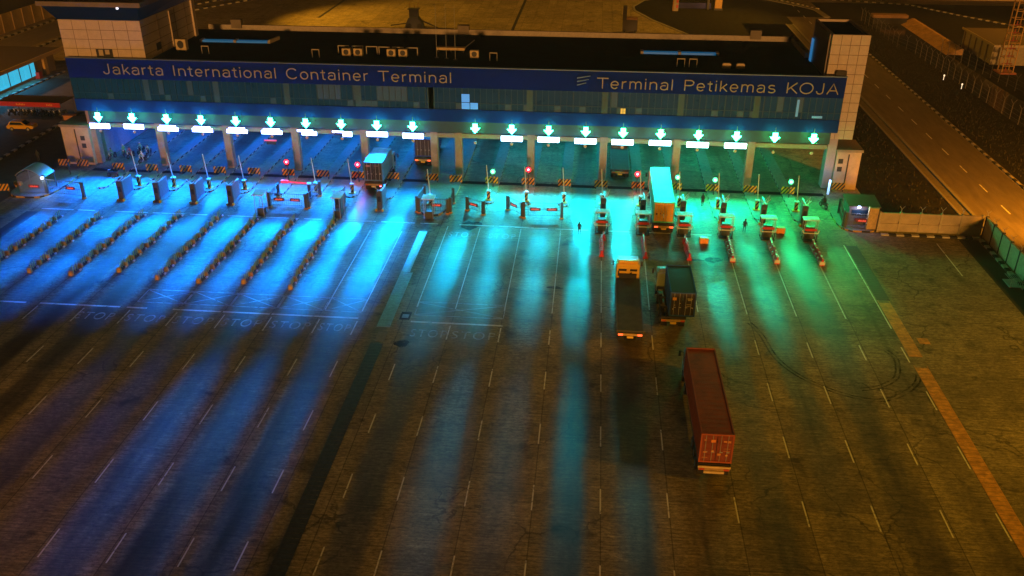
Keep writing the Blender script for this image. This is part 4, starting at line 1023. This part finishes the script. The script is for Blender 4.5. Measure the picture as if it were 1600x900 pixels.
# dark blue 20ft
truck('truck under a dark blue container with pale cab roof, right of the flatbed', 9.62, 0, R(.6), 76.2, 82.6, 2.0, (.28, .36, .34), cab_h=2.9)
container('dark blue shipping container with white and orange door marks, behind the yellow flatbed', 9.55, 79.35, 1.46, R(.6), 6.06, (.012, .06, .30), door=(.03, .025, .045), roofcol=(.03, .032, .028),
          bits=((-.98, 1.75, .36, .3, (.7, .35, .08)), (-.8, 1.2, .1, .07, (.6, .5, .4)), (-.3, 1.4, .1, .08, (.6, .5, .4)), (.4, 1.9, .5, .08, (.6, .55, .5)), (.45, 1.75, .4, .06, (.6, .55, .5)), (.9, .9, .1, .1, (.6, .5, .4)), (-.95, .75, .1, .1, (.6, .5, .4)), (.35, 1.3, .45, .05, (.5, .4, .3)), (.3, 1.1, .45, .05, (.5, .4, .3))))
# teal/yellow 40ft
truck('truck carrying the cyan container, both tail lamps lit', 9.25, 0, 0, 98.9, 111.6, 2.0, (.6, .3, .1), lit=True)
container('cyan sided shipping container with yellow doors entering a green lane', 9.2, 105.3, 1.46, R(-.3), 12.19, (.12, .58, .55), door=(.66, .36, .03), roofcol=(.22, .62, .62), bits=((-.95, 1.0, .2, .2, (.03, .02, .02)), (-.45, 1.1, .12, .12, (.1, .05, .02)), (-.95, 2.15, .7, .08, (.4, .2, .02)), (.35, 2.15, .6, .06, (.4, .2, .02))))
# blue truck, left lane
truck('truck entering a blue lane with a white topped container', -28.15, 0, 0, 109.3, 115.9, 2.0, (.3, .3, .35), lit=False)
container('white topped shipping container with dark doors entering a blue lane', -28.15, 112.6, 1.46, 0, 6.06, (.10, .22, .42), door=(.012, .012, .03), roofcol=(.22, .46, .62), bits=((-.95, 1.95, .55, .25, (.5, .25, .28)), (-.8, 1.2, .1, .1, (.5, .3, .3)), (.85, 1.0, .12, .14, (.5, .3, .35)), (.1, 2.05, .6, .08, (.3, .2, .25)), (-.9, .8, .12, .12, (.4, .2, .25))))  # roof colour carries the blue gate light falling on a white top
t = tag(MB().bx(-.12, .12, -.03, .03, 0, .12).build('tail_lamp', mat('tail_pink', (.6, .1, .1), .3, emit=(3, .5, .6), es=2)), None)
t.parent = [o for o in bpy.data.objects if o.get('label', '').startswith('truck entering a blue lane')][0]; t.location = (.95, 109.2, .85)
# truck deep in lane ten
truck('dark box truck with two small red lamps far inside the tenth lane', -23.4, 0, 0, 119.5, 126, 2.0, (.05, .06, .2), lit=True)
container('dark blue shipping container far inside the tenth lane under the canopy', -23.4, 122.9, 1.46, 0, 6.06, (.01, .02, .25), door=(.01, .02, .22))
# red 40ft nearest
truck('truck hauling the long red container, nearest the camera', 10.28, 0, 0, 53.9, 66.3, 2.0, (.10, .35, .40), lit=False, plate=(.75, .4, .04))
container('long rust red shipping container on the truck nearest the camera', 10.26, 60.2, 1.46, R(.6), 12.19, (.36, .075, .018), door=(.22, .042, .014), roofcol=(.30, .066, .017),
          bits=((-.45, 1.85, .32, .25, (.75, .25, .04)), (.45, 1.9, .25, .14, (.6, .25, .08)), (.75, 1.85, .25, .2, (.5, .2, .06)), (-.95, 2.0, .15, .1, (.55, .25, .1)), (-.95, .9, .25, .12, (.55, .25, .1)), (-.35, 1.0, .16, .14, (.65, .35, .12)), (.7, .65, .16, .16, (.65, .35, .12)), (.1, .7, .25, .18, (.6, .25, .06)), (-1.0, .45, .4, .06, (.5, .2, .06)), (.5, 1.3, .5, .05, (.5, .2, .08)), (.5, 1.1, .5, .05, (.5, .2, .08)), (-.02, .8, .04, 1.2, (.02, .01, .01))))
q = [o for o in bpy.data.objects if o.get('label', '').startswith('truck hauling the long red')][0]
MB().bx(-1.2, 1.2, 53.75, 53.84, 1.22, 1.36).bx(-.75, .75, 53.72, 53.83, .75, .93).build('under_run_bar', mat('underrun_cream', (.68, .52, .25), .5, noise=.2), q)
# empty trailer inside a lane, its tan deck colour imitates sodium light there
truck('empty trailer truck with sodium tinted deck standing under the canopy beside the red lamp', 4.4, 0, 0, 117.2, 126, 2.0, (.12, .12, .12), deck=(.45, .30, .15))

# ---- yellow car in the car park
def car(label, x, y, rz, col):
    t = thing('parked_car', label, 'car', (x, y, 0), rz)
    cm_ = mat('car_yellow', col, .3)
    MB().prism([(-2.1, .35), (2.1, .35), (2.15, .75), (1.95, .88), (.95, .95), (-1.9, .98), (-2.15, .75)], 'y', -.85, .85).build('body', cm_, t, bevel=.07)
    MB().prism([(-1.95, .95), (1.0, .93), (.3, 1.48), (-1.5, 1.5)], 'y', -.72, .72).build('cabin', cm_, t, bevel=.08)
    for s in (-1, 1):
        MB().prism([(-1.6, 1.0), (.72, .98), (.2, 1.38), (-1.35, 1.4)], 'y', s*.725-.01, s*.725+.012).build('side_window', glassd, t)
        for xx in (-1.3, 1.3):
            wh = MB().wheel((xx, s*.78, .33), .33, .2, axis='y').build('wheel', black, t, bevel=.02); MB().wheel((xx, s*.87, .33), .19, .04, axis='y').build('rim', galv, wh)
        MB().bx(2.08, 2.17, s*.6-.15, s*.6+.15, .62, .76).build('headlight', white, t)
    MB().prism([(.98, .97), (.33, 1.44), (.36, 1.46), (1.04, .98)], 'y', -.62, .62).build('windscreen', glassd, t)
car('small yellow hatchback parked in the left car park', -89.9, 130.6, R(3), (.72, .42, .02))

# ---- people and motorcycles
def skin(name, joints, edges, m, sub=1):
    me = bpy.data.meshes.new(name); me.from_pydata([j[:3] for j in joints], edges, [])
    o = bpy.data.objects.new(name, me); COL.objects.link(o)
    md = o.modifiers.new('skin', 'SKIN'); md.use_smooth_shade = True
    for i, j in enumerate(joints): me.skin_vertices[0].data[i].radius = (j[3], j[3]*.85)
    me.skin_vertices[0].data[0].use_root = True
    sb = o.modifiers.new('sub', 'SUBSURF'); sb.levels = sb.render_levels = sub
    bpy.context.view_layer.update()
    r = bpy.data.meshes.new_from_object(o.evaluated_get(bpy.context.evaluated_depsgraph_get()))
    bpy.data.objects.remove(o); r.materials.clear(); r.materials.append(m)
    return r
cloth = mat('dark_clothes', (.02, .022, .03), .8); skin_m = mat('skin', (.25, .14, .09), .6)
stand = skin('person_body', [(0, 0, .95, .15), (0, 0, 1.2, .16), (0, .0, 1.42, .17), (0, 0, 1.52, .06), (0, .02, 1.62, .1), (0, .02, 1.74, .08),
    (.1, 0, .88, .1), (.11, .03, .48, .065), (.11, -.03, .08, .05), (.11, .12, .04, .045), (-.1, 0, .88, .1), (-.11, -.05, .48, .065), (-.11, -.1, .08, .05), (-.11, .05, .04, .045),
    (.2, 0, 1.4, .065), (.26, -.02, 1.12, .048), (.25, .1, .88, .035), (-.2, 0, 1.4, .065), (-.26, .0, 1.12, .048), (-.25, .08, .86, .035)],
    [(0, 1), (1, 2), (2, 3), (3, 4), (4, 5), (0, 6), (6, 7), (7, 8), (8, 9), (0, 10), (10, 11), (11, 12), (12, 13), (2, 14), (14, 15), (15, 16), (2, 17), (17, 18), (18, 19)], cloth)
ride = skin('rider_body', [(0, -.25, .82, .15), (0, -.15, 1.08, .16), (0, -.02, 1.28, .17), (0, .02, 1.38, .06), (0, .05, 1.48, .11), (0, .06, 1.6, .1),
    (.12, -.18, .8, .1), (.2, .22, .78, .07), (.2, .1, .38, .05), (.2, .22, .33, .045), (-.12, -.18, .8, .1), (-.2, .22, .78, .07), (-.2, .1, .38, .05), (-.2, .22, .33, .045),
    (.2, .0, 1.26, .065), (.3, .2, 1.08, .048), (.28, .42, 1.02, .035), (-.2, .0, 1.26, .065), (-.3, .2, 1.08, .048), (-.28, .42, 1.02, .035)],
    [(0, 1), (1, 2), (2, 3), (3, 4), (4, 5), (0, 6), (6, 7), (7, 8), (8, 9), (0, 10), (10, 11), (11, 12), (12, 13), (2, 14), (14, 15), (15, 16), (2, 17), (17, 18), (18, 19)], cloth)
def person(mesh, x, y, z, rz, label, col=(.02, .022, .03), head=(.04, .025, .02)):
    me = mesh.copy(); me.materials.clear(); me.materials.append(mat('clothes_%.2f_%.2f_%.2f' % col, col, .8))
    o = bpy.data.objects.new('person', me); COL.objects.link(o); o.location = (x, y, z); o.rotation_euler = (0, 0, rz); tag(o, label, 'person')
    hz, hy = (1.68, .02) if mesh is stand else (1.55, .055)
    m = MB(); n = 10
    for i in range(4):
        a0, a1 = math.pi/2*i/4, math.pi/2*(i+1)/4
        r0, r1 = .135*math.cos(a0), .135*math.cos(a1)
        for j in range(n):
            p, q_ = 2*math.pi*j/n, 2*math.pi*(j+1)/n
            m.quad((r0*math.cos(p), hy+r0*math.sin(p), hz+.15*math.sin(a0)), (r0*math.cos(q_), hy+r0*math.sin(q_), hz+.15*math.sin(a0)), (r1*math.cos(q_), hy+r1*math.sin(q_), hz+.15*math.sin(a1)), (r1*math.cos(p), hy+r1*math.sin(p), hz+.15*math.sin(a1)))
    m.build('helmet' if mesh is ride else 'hair', mat('head_%.2f_%.2f_%.2f' % head, head, .4), o)
person(stand, 14.8, 108.6, 0, R(20), 'person in dark clothes standing right of the cyan container truck')
person(stand, -.7, 97.9, 0, R(160), 'person in dark clothes standing on the white line left of the kiosks')
person(stand, 19.0, 100.6, 0, R(-30), 'person in dark clothes standing between the fourth and fifth kiosks')
person(stand, -71.3, 111.2, .2, R(90), 'person in dark clothes behind the left end railing')
person(stand, -79.0, 116.5, 0, R(30), 'person in dark clothes on the tarmac left of the corner block')
def motorcycle():
    t = thing('motorcycle', '', 'motorcycle')
    for yy in (-.62, .62):
        wh = MB().wheel((0, yy, .3), .3, .1, n=16).build('wheel', black, t, bevel=.02); MB().wheel((0, yy, .3), .17, .11, n=12).build('rim', grey, wh)
    MB().prism([(-.75, .62), (-.3, .42), (.1, .35), (.42, .5), (.58, .95), (.42, 1.0), (.25, .72), (-.25, .72), (-.85, .82)], 'x', -.13, .13).build('body', mat('moto_body', (.03, .03, .035), .35), t, bevel=.03)
    MB().bx(-.14, .14, -.75, .1, .73, .82).build('seat', black, t, bevel=.03)
    MB().bar((-.33, .38, 1.03), (.33, .38, 1.03), .025, 6).build('handlebar', galv, t)
    MB().bar((0, .45, .95), (0, .62, .3), .035, 6).build('fork', galv, t)
    MB().bx(-.09, .09, .55, .63, .82, .98).build('headlight', white, t, bevel=.02)
    MB().bx(-.07, .07, -.88, -.82, .68, .78).build('tail_light', mat('moto_tail', (.5, .03, .03), .3), t)
    return t
mc = motorcycle(); used = False
for i, (x, y, c, l) in enumerate(((-69.0, 118.6, (.1, .4, .25), 'nearest the blue pier'), (-68.0, 120.3, (.15, .5, .3), 'second, further back'), (-66.6, 119.4, (.55, .12, .12), 'with rider in red'), (-66.0, 121.5, (.2, .5, .4), 'deepest in the lane'), (-64.4, 120.6, (.3, .5, .4), 'behind the rider in white'), (-64.0, 117.8, (.65, .65, .65), 'with rider in white'))):
    place(mc, used, (x, y, 0), R(180+rnd.uniform(-25, 25)), 'motorcycle in the first lane, '+l)['group'] = 'motorcycles in the first lane'; used = True
    o = [q for q in COL.objects if q.get('label') == 'motorcycle in the first lane, '+l][0]
    person(ride, x, y, 0, o.rotation_euler[2], ['rider in dark green beside the blue pier in the first lane', 'rider in green waiting second in the first lane', 'rider in red sitting on a motorcycle in the first lane', 'rider in teal furthest back in the first lane', 'rider in pale green at the right of the first lane', 'rider in white at the front of the first lane'][i], c, (.5, .5, .5) if i % 2 else (.05, .05, .05))
for x, y, r_, l in ((30.2, 109.6, 20, 'dark motorcycle beside the glowing post at the right tower'), (-65.3, 111.4, 80, 'dark motorcycle standing before the second hazard board'),):
    place(mc, True, (x, y, 0), R(r_), l)
person(ride, 30.2, 109.6, 0, R(20), 'rider in dark clothes on the motorcycle at the right tower')
# motorcycle shelter of the car park
for i in range(12):
    place(mc, True, (-96.6+i*.8, 138.5+rnd.uniform(-.5, .3), 0), R(170+rnd.uniform(-15, 15)), 'dark motorcycle parked under the red roof, %s from the left' % ORD[i])['group'] = 'motorcycles parked under the red roof'
t = thing('parking_shelter', 'long red roofed motorcycle shelter with pale letters in the left car park', 'shelter', (-91.0, 138.0, 0))
MB().bx(-6.2, 4.9, -2.2, -2.1, 2.2, 2.95).build('front_board', mat('red_board', (.45, .015, .012), .5), t)
MB().bx(-6.2, 4.9, -2.09, 2.2, 2.7, 2.85).build('roof', mat('shelter_dark_roof', (.05, .03, .03), .7, noise=.3), t)
for x in (-6, -2.4, 1.2, 4.7):
    for y in (-2, 2): MB().bar((x, y, 0), (x, y, 2.7), .06, 6).build('post', dark, t)
m = MB()
for a, n in ((-2.6, 6), (2.6, 4)):
    for i in range(n): m.bx(a+i*.27, a+i*.27+.18, -2.215, -2.205, 2.42, 2.42+(.3, .22, .34, .26, .3, .22)[i])
m.build('board_lettering', mat('board_letters', (.75, .30, .08), .5), t)
tag(MB().bx(-.8, .8, -.5, .5, .0, .9).bx(-.9, .9, -.6, .6, .9, 1.0).build('kiosk_counter', mat('counter_orange', (.45, .2, .08), .6), loc=(-85.0, 136.0, 0)), 'small orange topped counter at the right end of the red shelter', 'counter')

# ================================================================== FAR SURROUNDINGS
# shop building on the left with lit glass
t = thing('shop_building', 'low building with glowing cyan glass front behind the left car park', 'building', (-105.4, 155, 0))
MB().bx(-14, -.4, -25, 13.5, 0, 3.6).build('wall', mat('shop_wall', (.28, .18, .08), .7, noise=.2), t)
MB().bx(-15, 1.0, -26, 14.5, 3.7, 4.15).build('roof', mat('shop_roof', (.05, .035, .03), .8, noise=.3), t)
MB().bx(1.01, 1.2, -26, 15.0, 3.6, 4.25).build('eave', mat('eave_tan', (.5, .33, .14), .6), t)
MB().bx(-.35, .15, 9.2, 10.2, 0, 3.65).build('pillar', mat('shop_pillar', (.6, .36, .08), .6, noise=.2), t)
sg = mat('shop_glass_lit', (.05, .3, .4), .2, noise=.0, emit=(.05, .62, .95), es=.75)
for i in range(9):
    y = -24+i*3.4
    if y > 5.5: break
    wn = MB().bx(-.38, -.2, y, y+3.2, .6, 3.2).build('window', sg, t); MB().bx(-.19, -.1, y+1.5, y+1.65, .6, 3.2).build('mullion', dark, wn)
MB().bx(-.35, .5, 6.2, 7.2, 0, 1.2).build('red_bin', mat('bin_red', (.4, .03, .03), .5), t)
l = bpy.data.lights.new('shop_light', 'AREA'); l.shape = 'RECTANGLE'; l.size = 28; l.size_y = 2; l.energy = 900; l.color = (.05, .5, 1)
o = bpy.data.objects.new('shop_light', l); COL.objects.link(o); o.location = (-105.0, 145, 2.2); o.rotation_euler = Vector((1, 0, -.6)).to_track_quat('-Z', 'Y').to_euler()
t = thing('yard_wall', 'tan panelled concrete wall far back on the left', 'wall', (-136, 225, 0))
MB().bx(-.3, 0, -60, 55, 0, 4.2).build('panel', mat('yard_wall_tan', (.5, .33, .12), .7, noise=.25, scale=.5), t)
m = MB()
for i in range(28): m.bx(.005, .12, -58+i*4.1, -57.7+i*4.1, 0, 4.25)
m.build('pillar', mat('yard_pillar', (.4, .26, .1), .7), t)
t = thing('dark_shed', 'dark shed standing behind the far left wall', 'shed', (-146, 215, 0))
MB().bx(-10, 5, -20, 22, 0, 7).build('wall', mat('shed_wall', (.06, .05, .05), .8, noise=.2), t)
MB().prism([(-11, 7), (6, 7), (-2.5, 9.5)], 'y', -21, 23).build('roof', mat('shed_roof', (.03, .03, .035), .8), t)
# pillars and sign on the far island
t = thing('totem_sign', 'pale totem sign with red marks standing on the far island', 'sign', (21.1, 245, 0))
MB().bx(-.6, .6, -.3, .3, 0, 8).build('panel', mat('totem_panel', (.45, .4, .4), .5), t)
m = MB()
for i in range(5): m.bx(.0, .5, -.32, -.305, .8+i*1.3, 1.6+i*1.3)
m.build('red_mark', mat('totem_red', (.6, .06, .1), .5), t); MB().bx(-.9, -.62, -.2, .2, 0, 8).build('side_post', mat('totem_post', (.45, .25, .1), .6), t)
t = thing('gate_pillar', 'square tan pillar on the far island right of the totem sign', 'pillar', (32.3, 248, 0))
MB().bx(-.9, .9, -.9, .9, 0, 8).build('shaft', mat('pillar_tan', (.6, .38, .12), .7, noise=.2), t); MB().bx(-1.1, 1.1, -1.1, 1.1, 0, .5).build('plinth', dark, t)
MB().bx(-2.9, -2.3, -.4, .4, 0, 8).build('side_post', dark, t)
o = tag(MB().bx(-5, 4, -.3, .3, .1, 1.4).bx(-5.2, 4.2, -.5, .5, 0, .1).build('hoarding', mat('hoarding_blue', (.02, .03, .35), .6), loc=(26.6, 249.5, 0)), 'low blue hoarding between the totem sign and the tan pillar', 'hoarding')
t = thing('machine', 'dark boxy machine parked just behind the roof edge', 'machine', (8.3, 216.2, 0))
MB().bx(-1.7, 1.7, -1, 1, .4, 3.0).build('body', mat('machine_dark', (.03, .03, .04), .6), t, bevel=.08); MB().bx(-1.75, -.9, -1, 1, 3.0, 6.0).build('stack', mat('machine_dark', (.03, .03, .04)), t); MB().bx(-.85, 1.7, -.9, 1.2, 3.02, 3.5).build('hood', mat('machine_tan', (.25, .15, .08), .6), t)
for s in (-1, 1):
    for yy in (-1, 1): MB().wheel((s*1.2, yy*.9, .4), .4, .3).build('wheel', black, t)
t = thing('parked_loader', 'dark spiky loader with spread arms far behind the roof', 'loader', (-42.8, 216.5, 0))
MB().prism([(-2.4, 0), (2.2, 0), (1.6, 1.6), (.8, 2.6), (-1.4, 2.4), (-2.0, 1.2)], 'y', -1.2, 1.2).build('body', mat('loader_dark', (.03, .035, .045), .6), t, bevel=.1)
MB().bx(-1.2, .9, -.8, .8, 2.5, 4.3).bx(-1.5, 1.2, -1, 1, 4.3, 4.5).build('cab', mat('loader_dark', (.03, .035, .045)), t)
MB().bar((-2, 0, 1), (-6.0, .2, .35), .16, 6).build('arm', dark, t); MB().bar((1.8, 0, 1.6), (5.6, -1, .3), .2, 6, r2=.1).build('arm', dark, t)
for x, z in ((-1.0, 5.6), (0, 5.2), (.8, 5.7)): MB().bar((x, 0, 4.4), (x*1.2, .2, z), .09, 5).build('aerial', mat('loader_tip', (.35, .2, .08), .6), t)
for s in (-1, 1):
    for yy in (-1, 1): MB().wheel((s*1.3, yy*1.3, .6), .6, .5, axis='y').build('wheel', black, t)
# barrier pieces behind the roof on the right
t = thing('roof_side_fence', 'pale slatted low fence behind the right end of the roof', 'fence', (27, 205, 0))
MB().bx(-5, 8, -.1, .1, 1.3, 1.6).bx(-5, 8, -.1, .1, .3, .6).build('rail', mat('pale_tan', (.45, .3, .12), .6), t)
m = MB()
for i in range(14): m.bx(-5+i*1, -4.8+i*1, .11, .3, 0, 1.7)
m.build('post', mat('pale_tan', (.45, .3, .12)), t)
# right yard: wire fences, canal edge, hut, lattice mast
def wire_fence(label, pts, step, h):
    t = thing('wire_fence', label, 'fence', (*pts[0], 0), 0, 'wire fences along the canal')
    o = Vector((*pts[0], 0)); P = [Vector((*p, 0))-o for p in pts]; posts = []
    for a, b in zip(P[:-1], P[1:]):
        n = max(1, int((b-a).length/step)); posts += [a+(b-a)*i/n for i in range(n)]
    fp = mat('fence_post_pale', (.11, .10, .085), .6)
    for p in posts:
        MB().bar(p, p+Vector((0, 0, h)), .07, 5).bar(p+Vector((0, 0, h)), p+Vector((-.5, 0, h+.7)), .05, 5).bar(p+Vector((0, 0, h)), p+Vector((.5, 0, h+.7)), .05, 5).build('post', fp, t)
    m = MB()
    for z in (.6, 1.3, 2.0):
        for a, b in zip(P[:-1], P[1:]): m.bar(a+Vector((0, 0, z)), b+Vector((0, 0, z)), .018, 4)
    m.build('wire', fp, t)
wire_fence('near wire fence of Y topped posts running along the dark verge', [(66.3, 236), (66.8, 207), (68.6, 200), (69.3, 172), (69.8, 146), (70.2, 118)], 3.0, 2.6)
wire_fence('far wire fence of Y topped posts on the other bank of the canal', [(74.6, 202), (75.3, 196), (78.1, 168), (80, 140), (81, 120)], 3.0, 2.4)
struct(MB().quad((70.6, 118, .01), (77.5, 118, .01), (74.5, 231, .01), (67.6, 231, .01)), 'water', mat('canal_water', (.008, .01, .012), .15))
q = tag(MB().prism([(74.9, .02), (77.8, 1.3), (78.4, 1.3), (78.4, 0)], 'y', 200, 234).build('canal_wall', mat('bank_orange', (.5, .30, .12), .8, noise=.4, scale=.7, bump=.3)), 'sloping concrete canal bank lit orange', 'wall')
t = thing('culvert', 'black culvert mouth at the far end of the canal', 'culvert', (72.2, 232.5, 0))
MB().bx(-4.2, 4.2, 0, 2.5, 1.5, 2.2).build('headwall', mat('culvert_wall', (.25, .14, .06), .8, noise=.3), t); MB().bx(-4, 4, .1, .3, .02, 1.49).build('opening', black, t)
t = thing('utility_hut', 'ribbed pale utility hut behind the canal on the right', 'hut', (84.5, 200, 0))
MB().bx(-3.4, 6, -8.5, 8.5, 0, 3.8).build('wall', mat('hut_wall', (.38, .32, .18), .7, noise=.2), t)
MB().bx(-3.8, 6.4, -9, 9, 3.8, 4.05).build('roof', mat('hut_roof', (.10, .07, .05), .8), t)
MB().bx(-3.95, -3.81, -9.1, 9, 3.75, 4.2).bx(-3.95, 6.4, -9.2, -9.05, 3.75, 4.2).build('coping', mat('hut_coping', (.5, .4, .22), .6), t)
for i in range(6): MB().bx(-3.7, -3.41, -8.4+i*3.2, -8.1+i*3.2, 0, 3.75).build('rib', mat('hut_rib', (.45, .38, .22), .7), t)
t = thing('lattice_mast', 'tall lattice mast with ladder like rungs at the right edge', 'mast', (81.4, 185.2, 0))
tan_m = mat('mast_tan', (.62, .36, .10), .6)
for sx in (-1, 1):
    for sy in (-1, 1): MB().bar((sx*1.05, sy*1.05, 0), (sx*.9, sy*.9, 30), .11, 6).build('leg', tan_m, t)
m = MB()
for i in range(1, 20):
    z = i*1.5
    for a, b in (((-1, -1), (1, -1)), ((-1, 1), (1, 1)), ((-1, -1), (-1, 1)), ((1, -1), (1, 1))): m.bar((a[0]*1.0, a[1]*1.0, z), (b[0]*1.0, b[1]*1.0, z), .07, 5)
m.build('rungs', tan_m, t)
m = MB()
for i in range(0, 7): z = i*1.5; m.bar((-1, 0, z+.3), (1, 0, z+.3), .09, 5); m.bar((0, 0, z), (0, 0, z+1), .12, 5)
m.build('inner_ladder', mat('mast_red', (.35, .07, .04), .6), t)
MB().bx(-1.6, 1.6, -1.6, 1.6, 0, .3).build('footing', mat('footing_red', (.4, .12, .06), .7), t)
t = thing('yard_wall', 'low tan wall with dark slots across the top right', 'wall', (70, 270, 0))
MB().bx(-22, 60, 0, .3, 0, 2.2).build('panel', mat('yard_wall_tan', (.5, .33, .12)), t)
m = MB()
for i in range(40): m.bx(-21+i*2, -20+i*2, -.05, -.005, .5, 1.1)
m.build('slots', mat('slot_dark', (.06, .04, .02), .8), t)
for x, y, l in ((72.4, 171.5, 'small white lamp in the verge beside the wire fence'), (71.3, 178, 'second small pale lamp in the verge further back')):
    tag(MB().bar((0, 0, 0), (0, 0, .8), .05, 6).bx(-.1, .1, -.1, .1, .8, 1.0).build('ground_lamp', mat('ground_lamp', (.9, .8, .6), .4, emit=(1.4, 1.1, .7), es=1.0), loc=(x-4, y, 0)), l, 'lamp', 'small lamps in the verge')
# tufts of dry grass on the verges
m = MB(); g2 = random.Random(3)
for i in range(5200):
    if g2.random() < .35: x, y = g2.uniform(36.4, 46.6), g2.uniform(104, 190)
    else: x, y = g2.uniform(59.6, 69), g2.uniform(95, 232)
    a = g2.random()*6.28; h = g2.uniform(.12, .4); w_ = .07; dx, dy = math.cos(a), math.sin(a)
    m.add([(x-dx*w_, y-dy*w_, 0), (x+dx*w_, y+dy*w_, 0), (x+dy*.18*g2.random(), y+dx*.18, h)], [(0, 1, 2)])
tag(m.build('grass', mat('dry_grass', (.04, .036, .016), .95, spec=.05)), kind='stuff')

# ------------------------------------------------------------------ thin haze added to give the lamps a glow
hm = bpy.data.materials.new('haze'); hm.use_nodes = True
hn = hm.node_tree; hn.nodes.remove(hn.nodes['Principled BSDF'])
pv = hn.nodes.new('ShaderNodeVolumePrincipled'); pv.inputs['Color'].default_value = (.9, .95, 1, 1); pv.inputs['Density'].default_value = .0003; pv.inputs['Anisotropy'].default_value = .0
hn.links.new(pv.outputs[0], hn.nodes['Material Output'].inputs['Volume'])
tag(MB().bx(-320, 320, -120, 560, -1, 60).build('haze', hm), kind='stuff')
